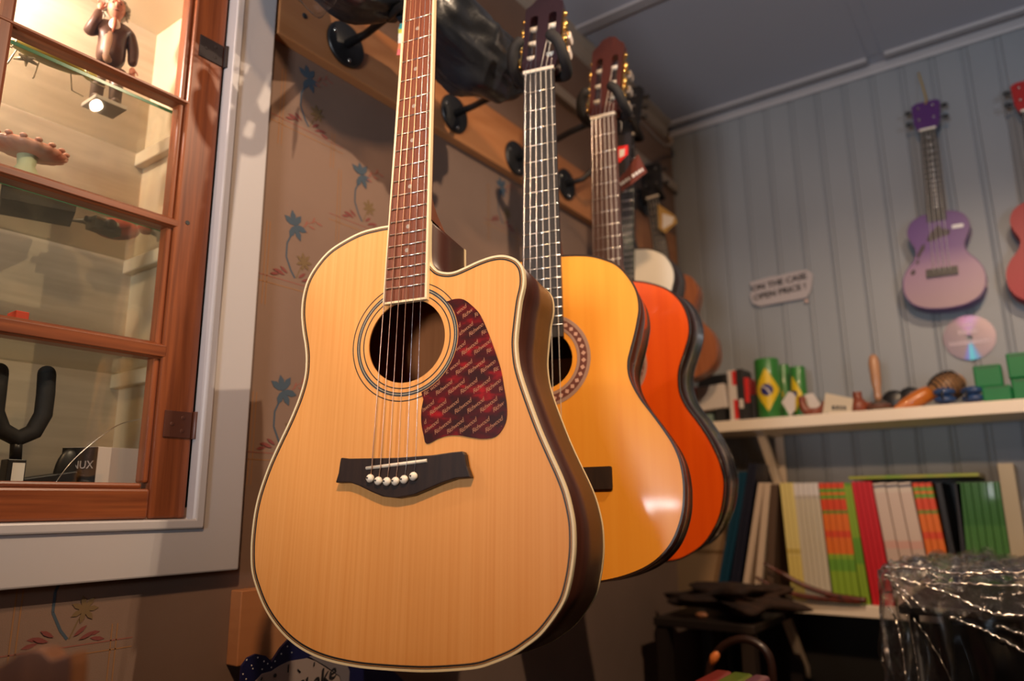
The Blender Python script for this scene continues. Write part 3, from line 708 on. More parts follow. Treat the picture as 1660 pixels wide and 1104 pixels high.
skinned('body', [(0, 0, .062), (.002, 0, .085), (.001, 0, .108), (0, 0, .124), (0, 0, .134), (-.001, .020, .120), (-.001, -.020, .120), (.001, .027, .096), (.006, .027, .070), (.006, -.030, .104), (.014, -.022, .122), (.006, -.020, .142)],
        [(0, 1), (1, 2), (2, 3), (3, 4), (3, 5), (3, 6), (5, 7), (7, 8), (6, 9), (9, 10), (10, 11)],
        [(.021, .022), (.020, .021), (.019, .020), (.012, .014), .007, .010, .010, .0082, .0065, .0085, .0070, .0055], suit, fig, 0)
b = fb(); b.ell(V3(.0125, -.003, .088), (.0085 * s, .0105 * s, .026 * s), 16, 12); fbuild(b, 'waistcoat', vest)
b = fb(); b.ell(V3(.013, .000, .120), (.0052 * s, .0075 * s, .012 * s), 14, 10); sh = fbuild(b, 'shirt', shirt)
b = fb(); b.tube([V3(.0185, 0, .128), V3(.0195, 0, .118), V3(.0205, -.001, .106)], [.0022 * s, .0030 * s, .0012 * s], 8); fbuild(b, 'tie', tie)
def headf(p, d):
    k = 1.0
    if p.z < 0: k = 1 - .28 * (-d.z) ** 1.5
    return Vector((p.x * k, p.y * k, p.z))
hz = .152
b = fb(); b.ell(V3(.004, 0, hz), (.0135 * s, .0120 * s, .0165 * s), 24, 16, f=headf)
b.ell(V3(.0180, 0, hz - .001), (.0035 * s, .0024 * s, .0040 * s), 10, 8)
b.tube([V3(.0165, -.006, hz + .005), V3(.0175, -.001, hz + .0055)], .0011 * s, 6).tube([V3(.0165, .006, hz + .005), V3(.0175, .001, hz + .0055)], .0011 * s, 6)
for sg in (-1, 1): b.ell(V3(.003, sg * .0122, hz), (.003 * s, .0018 * s, .0042 * s), 8, 6)
b.tube([V3(0, 0, hz - .02), V3(.002, 0, hz - .010)], .0068 * s, 12); hd_ = fbuild(b, 'head', skin)
b = fb()
for sg in (-1, 1): b.ell(V3(.0160, sg * .0048, hz + .002), (.0014 * s, .0017 * s, .0013 * s), 8, 6)
b.tube([V3(.0158, -.0035, hz - .0085), V3(.0168, 0, hz - .0088), V3(.0158, .0035, hz - .0085)], .0008 * s, 6)
fbuild(b, 'face_detail', mat('painted_dark_red', (0.12, 0.03, 0.02), 0.5), hd_)
b = fb(); rr = random.Random(5)
b.ell(V3(-.0035, 0, hz + .0035), (.0150 * s, .0160 * s, .0165 * s), 24, 14)
for k in range(170):
    a = rr.uniform(0.75, 2 * pi - 0.75); t = rr.uniform(-.4, 1.3)
    d = Vector((cos(a) * cos(t), sin(a) * cos(t), sin(t)))
    c0 = Vector((-.001, 0, hz + .003)) + Vector((d.x * .0125, d.y * .0135, d.z * .0150))
    c1 = c0 + d * rr.uniform(.002, .005) + Vector((-.001, 0, rr.uniform(-.006, .001)))
    b.tube([V3(*c0), V3(*((c0 + c1) / 2 + Vector((0, 0, .001)))), V3(*c1)], [.0026 * s, .0022 * s, .0010 * s], 6)
fbuild(b, 'hair', hairm, hd_)
def hand(cx, cy, cz, up, nm='hand'):
    b = fb(); b.ell(V3(cx, cy, cz), (.0032 * s, .0042 * s, .0060 * s), 12, 8)
    for k in range(4):
        y0 = cy + (-.0032 + .0021 * k)
        L_ = (.0075, .009, .0085, .0068)[k]
        b.tube([V3(cx, y0, cz + up * .004), V3(cx + .0010, y0, cz + up * (.004 + L_ * .55)), V3(cx + .0026, y0, cz + up * (.004 + L_))], [.0011 * s, .001 * s, .0008 * s], 7)
    b.tube([V3(cx, cy + .0035, cz - up * .001), V3(cx + .002, cy + .0065, cz + up * .003), V3(cx + .003, cy + .0068, cz + up * .006)], [.0013 * s, .0011 * s, .0009 * s], 7)
    return fbuild(b, nm, skin)
hand(.006, -.0190, .1485, 1); hand(.007, .028, .062, -1)
# wire-legged leaf creature
wire = mat('pale_wire', (0.62, 0.56, 0.42), 0.35, metal=0.5); leafm = mat('olive_leaf_body', (0.50, 0.44, 0.10), 0.5, col2=(0.30, 0.28, 0.05), scale=(60, 30, 60))
q = on(78, 100, 'z', Z(SH[0]) + .014); wc = Vector((q.x, q.y, Z(SH[0]) + .0053))
bug = empty('wire_creature', wc, label='olive green beetle-like ornament with bent wire legs, on the top glass shelf beside the statuette', cat='ornament')
B().ell((0, 0, .014), (.016, .046, .007), 24, 12).build('body', leafm, bug)
B().ell((.002, .050, .014), (.008, .009, .007), 14, 10).build('head', leafm, bug)
for k, (dx, dy) in enumerate(((-.03, -.030), (-.036, .0), (-.03, .040), (-.022, -.045), (.008, -.04), (.008, .045))):
    B().tube([(dx * .3, dy * .5, .014), (dx * .8, dy * .9, .024), (dx * 1.1, dy * 1.1, .0016), (dx * 1.2, dy * 1.5, .0016)], .0011, 7).build('leg', wire, bug)
st_ = B()
for k in range(5):
    a = k * 2 * pi / 5 + .3; st_.tube([(-.006, -.022, .004), (-.006 + .014 * cos(a), -.022 + .014 * sin(a), .0012)], [.0035, .0012], 8)
st_.build('star_foot', wire, bug)

# pink scalloped shell
q = P(46, 243, -1.0); sc = Vector((-1.0, q.y, Z(SH[1]) + .0342))
shell = empty('shell_dish', sc, label='pink scalloped shell-shaped dish on a pale green foot, standing on the dark lidded box', cat='ornament')
coral = mat('coral_glaze', (0.62, 0.22, 0.13), 0.35, col2=(0.50, 0.30, 0.22), scale=(40, 40, 40)); palegreen = mat('pale_green_glaze', (0.50, 0.55, 0.36), 0.4)
hh = q.z - sc.z
def scal(p, d):
    a = math.atan2(d.y, d.x); k = 1 + .05 * cos(18 * a) * (1 - abs(d.z)); return Vector((p.x * k, p.y * k, p.z))
B().ell((0, 0, hh), (.030, .044, .010), 72, 12, f=scal).build('dish', coral, shell)
for k in range(16):
    a = 2 * pi * k / 16; B().ell((.0290 * cos(a), .043 * sin(a), hh + .005), (.0045, .0045, .003), 10, 6).build('scallop', coral, shell)
B().lathe([(.022, 0), (.020, .004), (.010, hh * .5), (.012, hh - .006)], (0, 0, 0), 28).build('foot', palegreen, shell)

# black box on second shelf
zt2 = Z(SH[1]) + .0055
c = [on(px, py, 'z', zt2) for px, py in ((0, 350), (108, 352), (90, 369), (34, 312))]
bx = Vector((-1.018, .363, zt2))
o = empty('presentation_box', bx, (0, 0, radians(-18)), 'plain dark lidded box on the second glass shelf, under the pink dish', 'box')
dk = mat('dark_card', (0.035, 0.03, 0.025), 0.6)
B().box(-.032, .032, -.040, .040, 0, .016).build('box_base', dk, o, bevel=.001); B().box(-.0335, .0335, -.0415, .0415, .017, .028).build('box_lid', dk, o, bevel=.001)
# spyglass camera toy
bx = Vector((-1.022, .448, zt2))
o = empty('toy_camera', bx, (0, 0, radians(10)), 'tiny metal film camera toy beside the red bird', 'toy')
chrome = mat('chrome', (0.75, 0.72, 0.66), 0.15, metal=1)
B().box(-.010, .010, -.020, .020, 0, .012).build('body', black_plastic, o, bevel=.001); B().box(-.010, .010, -.020, .020, .012, .019).build('top_plate', chrome, o, bevel=.002)
B().lathe([(.007, .010), (.007, .020), (.006, .022), (0, .022)], (0, -.002, .009), 20, 'x').build('lens', black_plastic, o)
B().tube([(0, -.020, .012), (0, -.027, .012)], .004, 12).build('knob', black_plastic, o); B().tube([(0, .014, .019), (0, .014, .023)], .003, 10).build('shutter_button', chrome, o)
# red bird
bc = Vector((-1.030, .494, zt2))
o = empty('toy_bird', bc, (0, 0, radians(-30)), 'small red toy bird with a grey beak on a glass shelf, nearest the cabinet corner', 'toy')
o.scale = (1.5, 1.45, 1.2); o.location.y = .478
redp = mat('bright_red_paint', (0.70, 0.07, 0.03), 0.4); greyp = mat('grey_paint', (0.24, 0.21, 0.17), 0.5)
B().ell((0, -.006, .0125), (.012, .021, .012), 20, 14).build('body', redp, o); B().ell((0, .020, .019), (.008, .008, .008), 16, 12).build('head', redp, o)
B().tube([(0, .026, .018), (.001, .034, .010), (.001, .031, .003)], [.0055, .0042, .0006], 10).build('beak', greyp, o)
B().tube([(0, -.022, .014), (0, -.034, .018), (0, -.044, .017)], [.005, .0035, .0015], 8).build('tail', greyp, o); B().ell((.0105, -.006, .015), (.003, .014, .007), 14, 8).build('wing', redp, o)
# little red and white tin
q = P(12, 508, -.965); zt3 = Z(SH[2]) + .0055
o = empty('pick_tin', (-.965, q.y, zt3), label='little red and white tin on the lowest glass shelf, mostly hidden by the glazing bar', cat='tin')
B().box(-.012, .012, -.020, .018, 0, .017).build('tin_base', shirt, o, bevel=.002); B().box(-.0125, .0125, .004, .0185, .0175, q.z - zt3 + .003).build('tin_lid', redp, o, bevel=.001)

# yoke-type hanger behind the lowest pane
yk = empty('guitar_hanger', P(26, 790, -.955), label='spare black padded guitar hanger with a handwritten tag, standing inside the cabinet', cat='hanger')
yk.location.z = Z(CZ0) + .001
def ykp(px, py): v = P(px, py, -.955); return (0, v.y - yk.location.y, v.z - yk.location.z)
B().tube([tuple(Vector(ykp(px, py))) for px, py in ((-36, 598), (-36, 610))] if 0 else [Vector(ykp(*p)) for p in [(-2, 604), (-6, 640), (-9, 668), (2, 697), (28, 711), (54, 700), (70, 672), (74, 640), (76, 606)]], [.0098] * 9, 16).ell(ykp(-2, 602), (.0098, .0098, .0098), 14, 10).ell(ykp(76, 606), (.0098, .0098, .0098), 14, 10).build('padded_yoke', foam, yk)
B().tube([Vector(ykp(27, 712)), Vector(ykp(25, 745))], .0062, 14).build('neck_rod', black_metal, yk)
v = Vector(ykp(22, 745)); B().box(-.010, .010, v.y - .009, v.y + .010, 0, v.z).build('mounting_block', black_plastic, yk, bevel=.001)
tg = B().box(.0102, .0106, v.y - .004, v.y + .0085, 0.002, v.z - .004).build('price_tag', white_paper, yk)
B().tube([(.0108, v.y - .001 + .0012 * sin(k * 2.1), .005 + k * .0016) for k in range(14)], .0003, 5).tube([(.0108, v.y + .005 + .0012 * sin(k * 2.9 + 1), .007 + k * .0015) for k in range(13)], .0003, 5).build('handwriting', blackline, tg)
# black disc, dark case, white carton, loose string
q = P(113, 745, -.985)
o = B().ell((0, 0, 0), (.006, .0175, .036), 28, 14).build('round_cover', black_plastic); o.location = (-.985, q.y, Z(CZ0) + .037); tag(o, 'upright black oval cover left of the white carton in the cabinet', 'cover')
q0 = P(35, 776, -.965); q1 = P(100, 765, -.965)
o = B().prism([(q0.y, 0), (q1.y + .02, 0), (q1.y + .02, q1.z - Z(CZ0) + .002), (q0.y, q0.z - Z(CZ0))], 0, .05).xf(Matrix(((0, 0, 1, -1.018), (1, 0, 0, 0), (0, 1, 0, Z(CZ0)), (0, 0, 0, 1)))).build('flat_case', mat('navy_black', (0.012, 0.014, 0.02), 0.4), bevel=.002)
tag(o, 'low dark blue-black case on the cabinet floor behind the spare hanger', 'case')
a = P(160, 724, -.955); c_ = P(231, 728, -.955); d_ = P(127, 724, -.985)
y0, y1 = a.y, c_.y + .002; ztop = a.z
o = empty('carton', ((-.955), y0, Z(CZ0)), label='small white carton with a black side marked NUX on the cabinet floor', cat='box')
hh = ztop - Z(CZ0)
w_ = y1 - y0
o.rotation_euler = (0, 0, 0)
B().prism([(0, 0), (0, w_), (-.06, w_ - .006), (-.045, -.022)], 0, hh).build('carton_body', [mat('white_carton', (0.60, 0.55, 0.55), 0.55)], o, bevel=.0008)
n_ = Vector((-.045, -.022, 0)); nl = n_.length; nx = Vector((-.022, .045, 0)).normalized() * -1
L0 = Vector((0, 0, 0)) ; 
ff = Matrix(((-n_.x / nl, 0, -0.44, -.045), (-n_.y / nl, 0, 0, -.022), (0, 1, 0, 0), (0, 0, 0, 1)))
# printed black side
ex = Vector((.045, .022, 0)).normalized(); ez = Vector((0, 0, 1)); en = ex.cross(ez)
Fm = Matrix(((ex.x, ez.x, en.x, -.045), (ex.y, ez.y, en.y, -.022), (0, 1, 0, 0), (0, 0, 0, 1)))
bb = B().box(0.0, nl, 0.0005, hh - .0005, .0002, .0008).xf(Fm); pn = bb.build('black_panel', mat('black_print', (0.012, 0.012, 0.013), 0.4), o)
tv, tf = text_mesh('NUX', .014, .0001); B().add(tv, tf).xf(Fm @ Matrix.Translation((nl * .62, hh * .70, .0012))).build('logo_lettering', mat('grey_print', (0.45, 0.43, 0.42), 0.5), pn)
pts = [P(px, py, x_) for px, py, x_ in ((90, 783, -.945), (115, 750, -.945), (150, 718, -.95), (190, 690, -.96), (225, 680, -.97), (247, 677, -.98))]
o = B().tube(spline(pts, 6), .0007, 6).build('guitar_string', steel); tag(o, 'loose metal string curving upward inside the lowest pane of the cabinet', 'string')

# ================================================================== hangers along the rail
def hanger(label, dpx, target, P_, k=1.0):
    c = on(*dpx, 'x', WX + .022); M = pose_matrix(P_)
    t = M @ Vector(target)
    h = empty('guitar_hanger', (WX + .021, c.y, c.z), label=label, cat='hanger', group=None)
    inv = Matrix.Translation(-h.location)
    pl = B().lathe([(.040, 0), (.040, .004), (.037, .0065), (0, .0065)], (0, 0, 0), 40, 'x').build('base_plate', black_metal, h)
    for a in (40, 160, 280): B().ell((.0068, .030 * cos(radians(a)), .030 * sin(radians(a))), (.002, .0035, .0035), 10, 6).build('screw', chrome, pl)
    tl = t - h.location
    B().tube([(.005, 0, 0), (.05, 0, 0), tuple(Vector((.05, 0, 0)).lerp(tl, .5) + Vector((0, 0, .005))), tuple(tl)], [.008, .0065, .0065, .0065], 12).build('arm', black_metal, h)
    yokes = []
    for sg in (-1, 1):
        p = [(sg * .006 * k, target[1] - .004 * k, target[2]), (sg * .032 * k, target[1] - .012 * k, target[2] + .004), (sg * .041 * k, target[1] - .014 * k, -.020), (sg * .043 * k, target[1] - .008 * k, .004 * k), (sg * .041 * k, target[1] + .004 * k, .017 * k), (sg * .036 * k, target[1] + .017 * k, .024 * k), (sg * .027 * k, target[1] + .026 * k, .026 * k)]
        B().tube(spline([inv @ (M @ Vector(q)) for q in p], 5), .0092 * k, 14).ell(tuple(inv @ (M @ Vector(p[-1]))), (.0092 * k, .0092 * k, .0092 * k), 12, 8).build('padded_prong', foam, h)
    return h
hanger('black wall hanger nearest the window casing, holding the cutaway guitar', (560, 73), (0, .664, -.036), P1)
hanger('black wall hanger holding the amber topped classical guitar', (736, 185), (0, .672, -.036), P2)
hanger('black wall hanger holding the deep orange classical guitar', (836, 257), (0, .672, -.036), P3)
# ================================================================== guitars further along the wall
def simple_head(g, m, v0, w, L, tun, tm, bm_, n_side, tilt=-12, extra=0):
    Hx = Matrix.Translation((0, v0 + .004, .001)) @ Matrix.Rotation(radians(tilt), 4, 'X')
    B().prism([(-w * .38, 0), (w * .38, 0), (w * .5, L * .25), (w * .56, L * .92), (w * .40, L), (-w * .40, L), (-w * .56, L * .92), (-w * .5, L * .25)], -.011, .001).xf(Hx).build('headstock', m, g, bevel=.001)
    for s in (-1, 1):
        for k in range(n_side):
            y = L * (.34 + .42 * k / max(1, n_side - 1))
            t = B().lathe([(.0028, 0), (.0028, .008), (0, .009)], (s * w * .28, y, .001), 12).xf(Hx).build('tuner', tm, g)
            B().tube([(s * w * .5, y, -.006), (s * (w * .5 + .008), y, -.006)], .002, 8).ell((s * (w * .5 + .0135), y, -.006), (.0075, .007, .005), 14, 10).xf(Hx).build('tuner_button', bm_, t)
    return Hx
white_top = mat('white_lacquer', (0.80, 0.76, 0.66), 0.2, coat=0.6); dkside = mat('near_black_side', (0.03, 0.02, 0.02), 0.3, coat=0.4)
P4 = [-0.785, 1.52, 0.335, 0.10, 0.0, 0.0]
H4 = [(x, y) for x, y in H2]
r = [(x / 1000, y / 1000) for x, y in H4 + [(40, -139), (0, -140)]]
pts4 = [(-x, y) for x, y in r] + [(x, y) for x, y in reversed(r) if x > 0]
P4[2] = 0.310 ; P4[0] = -0.775 ; P4[5] = 0.06
S4 = 0.88
r4 = [(x * S4 * (1 if y > .15 else 1 - .22 * min(1, (.15 - y) / .12)), y * S4) for x, y in pts4]
g4, *_ = guitar('acoustic_guitar', 'white topped guitar, mostly hidden behind the deep orange classical guitar', None, P4, r4, (0, .15, .04), (.075, .085),
    dict(top=white_top, side=dkside, back=dkside, neck=ebony, board=ebony), scale=.58, nut=(.046, .054), joint=12, board_end=.18, board_bind=0, nfrets=18, bind=blackline)
simple_head(g4, ebony, .58, .060, .15, None, nickel, black_plastic, 3)
B().prism(rrect(-.07, .07, -.015, .012, .003), .0003, .008).build('bridge', bridgew, g4)
for i in range(6): B().tube([(-.017 + .0068 * i, .58, .009), (-.024 + .0096 * i, 0, .010)], .0005, 6).build('string', steel, g4)

umah = wood('reddish_mahogany', (0.36, 0.115, 0.04), (0.24, 0.07, 0.025), 0.35, (90, 4, 40), coat=0.3)
HU = [(0, 145), (20, 145), (38, 141), (54, 130), (62, 114), (63, 98), (57, 80), (50, 64), (50, 50), (57, 34), (70, 18), (80, -2), (83, -24), (79, -48), (66, -68), (44, -80), (20, -85), (0, -86)]
def sym(half, k=1.0): 
    r = [(x * k / 1000, y * k / 1000) for x, y in half]; return [(-x, y) for x, y in r] + [(x, y) for x, y in reversed(r) if x > 0]
P5 = [-0.785, 1.86, 0.435, 0.15, 0.0, -0.09]
g5, *_ = guitar('ukulele', 'small reddish brown mahogany ukulele with a dark neck, hanging furthest along the left wall', 'ukuleles', P5, sym(HU, 1.30), (0, .085, .03), (.06, .065),
    dict(top=umah, side=umah, back=umah, neck=ebony, board=ebony), scale=.43, nut=(.036, .042), joint=14, board_end=.135, board_bind=0, nfrets=16, bind=umah, cat='ukulele')
del g5['group']
simple_head(g5, ebony, .43, .058, .12, None, nickel, black_plastic, 2)
B().prism(rrect(-.035, .035, -.010, .010, .002), .0003, .007).build('bridge', bridgew, g5)
for i in range(4): B().tube([(-.013 + .0087 * i, .43, .008), (-.018 + .012 * i, 0, .008)], .0005, 6).build('string', nylon, g5)
def uhang(label, dpx, P_, v, xw=WX + .022):
    return hanger(label, dpx, (0, v, -.036), P_, .7)
hanger('black wall hanger behind the deep orange guitar neck, holding the white topped guitar', (917, 299), (0, .592, -.032), P4, .8)
c = on(1012, 262, 'x', WX + .022)
hanger('black wall hanger nearest the room corner, holding the mahogany ukulele', (1045, 330), (0, .440, -.026), P5, .62)

# hanging tags near the third guitar
def hangtag(name, label, cat, corners, y, m, extra=None, th=.0012):
    pts = [on(px, py, 'y', y) for px, py in corners]
    o = B().prism([(p.x, p.z) for p in pts], 0, th).xf(Matrix(((1, 0, 0, 0), (0, 0, 1, y), (0, 1, 0, 0), (0, 0, 0, 1)))).build(name, m)
    return tag(o, label, cat)
redt = mat('tag_red', (0.75, 0.03, 0.03), 0.5); blk = mat('tag_black', (0.02, 0.018, 0.022), 0.45); maroon = mat('tag_maroon', (0.16, 0.045, 0.035), 0.45)
o = hangtag('swing_tag', 'black swing tag with a red printed block, hanging beside the orange guitar neck', 'tag', [(998, 216), (1024, 214), (1020, 268), (1012, 280), (998, 282)], 1.22, blk)
pts = [on(px, py, 'y', 1.219) for px, py in ((1000, 238), (1018, 235), (1018, 250), (1004, 264), (1000, 262))]
B().add(pts, [(0, 1, 2, 3, 4)]).build('printed_block', redt, o)
pts = [on(px, py, 'y', 1.2185) for px, py in ((1004, 243), (1013, 241), (1012, 252), (1004, 256))]
B().add(pts, [(0, 1, 2, 3)]).build('printed_mark', white_paper, o)
c0 = on(1006, 216, 'y', 1.22); c1 = on(1004, 190, 'y', 1.21)
B().tube([c0, (c0 + c1) / 2 + Vector((.004, 0, 0)), c1], .0007, 6).build('tag_cord', white_paper, o)
o = hangtag('swing_tag', 'maroon swing tag with a line of pale lettering, tilted below the black and red one', 'tag', [(1003, 290), (1034, 250), (1049, 279), (1007, 312)], 1.27, maroon)
vA, vB = on(1006, 302, 'y', 1.268), on(1045, 276, 'y', 1.268); dv = (vB - vA); an = math.atan2(dv.z, dv.x)
scribble_bars([(-.045, -.004, 0), (.003, .045, 0)], .012).xf(Matrix.Translation((vA + vB) / 2 + Vector((-.002, 0, .004))) @ Matrix.Rotation(-an, 4, 'Y') @ Matrix.Rotation(radians(90), 4, 'X') @ Matrix.Scale(.62, 4)).build('lettering', white_paper, o)
o = hangtag('swing_tag', 'yellow and white folded tag hanging near the room corner beside the ukulele neck', 'tag', [(1066, 330), (1094, 350), (1098, 360), (1078, 378), (1068, 370)], 1.83, mat('tag_yellow', (0.50, 0.32, 0.10), 0.6))
B().add([on(px, py, 'y', 1.829) for px, py in ((1074, 346), (1093, 352), (1090, 362), (1074, 372))], [(0, 1, 2, 3)]).build('label_face', white_paper, o)
# rainbow card behind the front guitar's neck
yy = 0.70
o = hangtag('rainbow_card', 'small rainbow coloured card peeking out left of the front guitar neck', 'card', [(668, 90), (643, 89), (647, 66), (646, 46), (650, 38), (668, 34)], yy, mat('card_pink', (0.75, 0.16, 0.16), 0.5))
for k, (ya, yb_, cl) in enumerate(((80, 70, (0.80, 0.25, 0.10)), (70, 62, (0.85, 0.80, 0.70)), (62, 54, (0.85, 0.80, 0.70)), (54, 47, (0.75, 0.70, 0.10)), (47, 38, (0.08, 0.50, 0.50)))):
    B().add([on(px, py, 'y', yy - .0008) for px, py in ((645.5 + (ya - 60) * -.05, ya), (668, ya), (668, yb_), (646 + (yb_ < 45) * 3, yb_))], [(0, 1, 2, 3)]).build('colour_band', mat('band%d' % k, cl, 0.5), o)

# ================================================================== black bags above the hangers
from mathutils import noise
def lump(name, label, cat, c, r, m, seed, amp=.25, rot=None, parent=None, freq=9):
    def f(p, d):
        k = 1 + amp * noise.noise(d * 1.7 + Vector((seed, 0, 0))) + amp * .35 * noise.ridged_multi_fractal(d * 2.2 + Vector((seed, 3, 1)), 1.0, 2.0, 4, 1.0, 2.0) * .5
        return p * k
    o = B().ell((0, 0, 0), r, 72, 44, f=f, rot=rot).build(name, m, parent); o.location = c
    return tag(o, label, cat)
bagm = mat('black_nylon_bag', (0.016, 0.019, 0.026), 0.30, bump=0.5, bscale=45, spec=0.6)
cl_wrap = glassmat('clear_plastic_film', (0.90, 0.90, 0.92), 0.9, 0.18, 1.5)
def sack(name, label, cat, path, radii, m, seed, amp, parent=None, flat=.8):
    pts = spline([Vector(p) for p in path], 10); n = len(pts); nk = 64; V = []
    for i, p in enumerate(pts):
        t = i / (n - 1); k = t * (len(radii) - 1); j = min(int(k), len(radii) - 2); r = radii[j] + (radii[j + 1] - radii[j]) * (k - j)
        tg = (pts[min(i + 1, n - 1)] - pts[max(i - 1, 0)]).normalized(); u = tg.cross(Vector((0, 0, 1))).normalized(); w = u.cross(tg)
        for q in range(nk):
            a = 2 * pi * q / nk; d = u * cos(a) * flat + w * sin(a)
            f = 1 + amp * noise.noise(Vector((cos(a) * 1.3, sin(a) * 1.3, t * 2.4 + seed))) + amp * .55 * abs(noise.noise(Vector((cos(a) * 3, sin(a) * 3, t * 4 + seed * 2)))) - amp * .35 * abs(noise.noise(Vector((cos(a) * 7, sin(a) * 7, t * 6 + seed * 3))))
            V.append(p + d * r * f)
    b = B().add(V, [(i * nk + q, i * nk + (q + 1) % nk, (i + 1) * nk + (q + 1) % nk, (i + 1) * nk + q) for i in range(n - 1) for q in range(nk)], 0, True)
    b.add(V[:nk], [tuple(reversed(range(nk)))]).add(V[-nk:], [tuple(range(nk))])
    return tag(b.build(name, m, parent), label, cat)
sack('gig_bag', 'crumpled shiny black plastic bag above the rail between the first two guitar necks', 'bag',
     [on(px, py, 'x', -.70) for px, py in ((668, -8), (708, 34), (757, 75), (805, 112), (842, 140))], (.05, .066, .075, .060, .022), bagm, 1.3, .30)
bg = sack('gig_bag', 'dark folded bag in clear film at the top edge, beside the white casing', 'bag',
     [on(px, py, 'x', -.74) for px, py in ((455, -190), (515, -115), (575, -62), (645, -30))], (.05, .085, .080, .05), bagm, 4.1, .25)
sack('plastic_film', None, None, [on(px, py, 'x', -.735) for px, py in ((445, -180), (495, -108), (545, -66))], (.06, .092, .072), cl_wrap, 7.7, .35, parent=bg)
# thin cord in the corner
cpts = [on(px, py, 'y', yv) for px, py, yv in ((1012, 172, 1.45), (1030, 190, 1.6), (1050, 210, 1.8), (1068, 228, 1.98), (1080, 236, 2.08), (1090, 230, 2.12), (1084, 222, 2.12))]
tag(B().tube(spline(cpts, 5), .0045, 8).build('looped_rope', mat('beige_cord', (0.40, 0.32, 0.26), 0.6)), 'beige cord with a looped end hanging in the ceiling corner', 'cord')

# ================================================================== ukuleles on the back wall
purple_top = mat('purple_print', (0.30, 0.09, 0.42), 0.35, coat=0.6)
nt = purple_top.node_tree; N = nt.nodes; L = nt.links
tc = N.new('ShaderNodeTexCoord'); sp_ = N.new('ShaderNodeSeparateXYZ'); L.new(tc.outputs['Object'], sp_.inputs[0])
rp = N.new('ShaderNodeValToRGB'); mr = N.new('ShaderNodeMapRange'); mr.inputs[1].default_value = -.10; mr.inputs[2].default_value = .17
L.new(sp_.outputs[1], mr.inputs[0]); L.new(mr.outputs[0], rp.inputs[0]); L.new(rp.outputs[0], N['Principled BSDF'].inputs['Base Color'])
rp.color_ramp.elements[0].color = (0.33, 0.22, 0.25, 1); rp.color_ramp.elements[1].color = (0.085, 0.024, 0.18, 1)
e = rp.color_ramp.elements.new(.42); e.color = (0.28, 0.16, 0.26, 1); e = rp.color_ramp.elements.new(.62); e.color = (0.11, 0.035, 0.20, 1)
purple = mat('purple_lacquer', (0.08, 0.02, 0.14), 0.35, coat=0.5)
def wall_uke(name, label, Pp, k, top, side, head, dec):
    g, *_ = guitar(name, label, 'ukuleles hung on the back wall', Pp, sym(HU, k), (0, .072 * k, 0) if dec else (0, .075 * k, .026), (.062, .062), dict(top=top, side=side, back=side, neck=side, board=ebony, board_t=.004),
        scale=.40, nut=(.038, .044), joint=14, board_end=.140, board_bind=0, nfrets=14, bind=side, cat='ukulele')
    simple_head(g, head, .40, .062, .085, None, nickel, black_plastic, 2, -6)
    B().prism(rrect(-.036, .036, -.012, .010, .002), .0003, .007).build('bridge', blackline, g)
    for i in range(4):
        B().tube([(-.014 + .0093 * i, .40, .006), (-.018 + .012 * i, 0, .007)], .0006, 6).build('string', nylon, g)
    return g
P6 = [-0.154, 2.138, 0.580, 0.0, 0.0, 0.035]
P6[3] = 0.0
uk = wall_uke('ukulele', 'purple ukulele with a dark tree print, hanging on the back wall', P6, 1.13, purple_top, purple, purple, True)
darkp = mat('dark_print', (0.03, 0.015, 0.02), 0.5)
for poly in ([(-28, 92), (-20, 108), (-10, 118), (2, 128), (12, 116), (28, 110), (24, 98), (8, 96), (-6, 90), (-22, 86)], [(-52, 58), (-42, 78), (-34, 84), (-34, 70), (-44, 56), (-50, 44), (-54, 50)], [(-74, 8), (-64, 18), (-60, 8), (-68, 0)], [(-58, 34), (-52, 44), (-50, 34), (-56, 28)]):
    B().prism([(x / 1000, y / 1000) for x, y in poly], .0002, .0006).build('printed_silhouette', darkp, uk)
B().prism(rrect(.032, .058, .112, .122, .003), .0002, .0006).build('price_sticker', white_paper, uk)
Pm = pose_matrix(P6); tp = Pm @ Vector((0, .48, -.002)); nl_ = on(1489, 118, 'y', WY - .01)
tag(B().tube(spline([tp, tp + Vector((.003, .01, .02)), Vector((nl_.x, WY - .012, nl_.z))], 4), .0022, 8).build('hanging_loop', mat('yellow_cord', (0.45, 0.30, 0.06), 0.6)), 'yellow cord loop holding the purple ukulele to the wall', 'cord')
P7 = [0.075, 2.138, 0.560, 0.0, 0.0, 0.03]
redl = mat('crimson_lacquer', (0.30, 0.006, 0.02), 0.4, spec=0.3)
wall_uke('ukulele', 'crimson ukulele at the right edge of the picture, on the back wall', P7, 1.13, redl, redl, mat('red_head', (0.40, 0.02, 0.02), 0.35), False)

# compact disc and paper sign on the back wall
cdm = mat('disc_foil', (0.42, 0.40, 0.44), 0.25, metal=0.5, col2=(0.30, 0.28, 0.36), scale=(30, 30, 30))
nt = cdm.node_tree; N = nt.nodes; L = nt.links
tc = N.new('ShaderNodeTexCoord'); sp_ = N.new('ShaderNodeSeparateXYZ'); L.new(tc.outputs['Object'], sp_.inputs[0])
at = N.new('ShaderNodeMath'); at.operation = 'ARCTAN2'; L.new(sp_.outputs[0], at.inputs[0]); L.new(sp_.outputs[2], at.inputs[1])
mr = N.new('ShaderNodeMapRange'); mr.inputs[1].default_value = -pi; mr.inputs[2].default_value = pi; L.new(at.outputs[0], mr.inputs[0])
rp = N.new('ShaderNodeValToRGB'); L.new(mr.outputs[0], rp.inputs[0]); L.new(rp.outputs[0], N['Principled BSDF'].inputs['Base Color'])
cr = rp.color_ramp; base = (0.24, 0.20, 0.25, 1)
cr.elements[0].color = (0.10, 0.65, 0.75, 1); cr.elements[1].color = (0.10, 0.55, 0.75, 1)
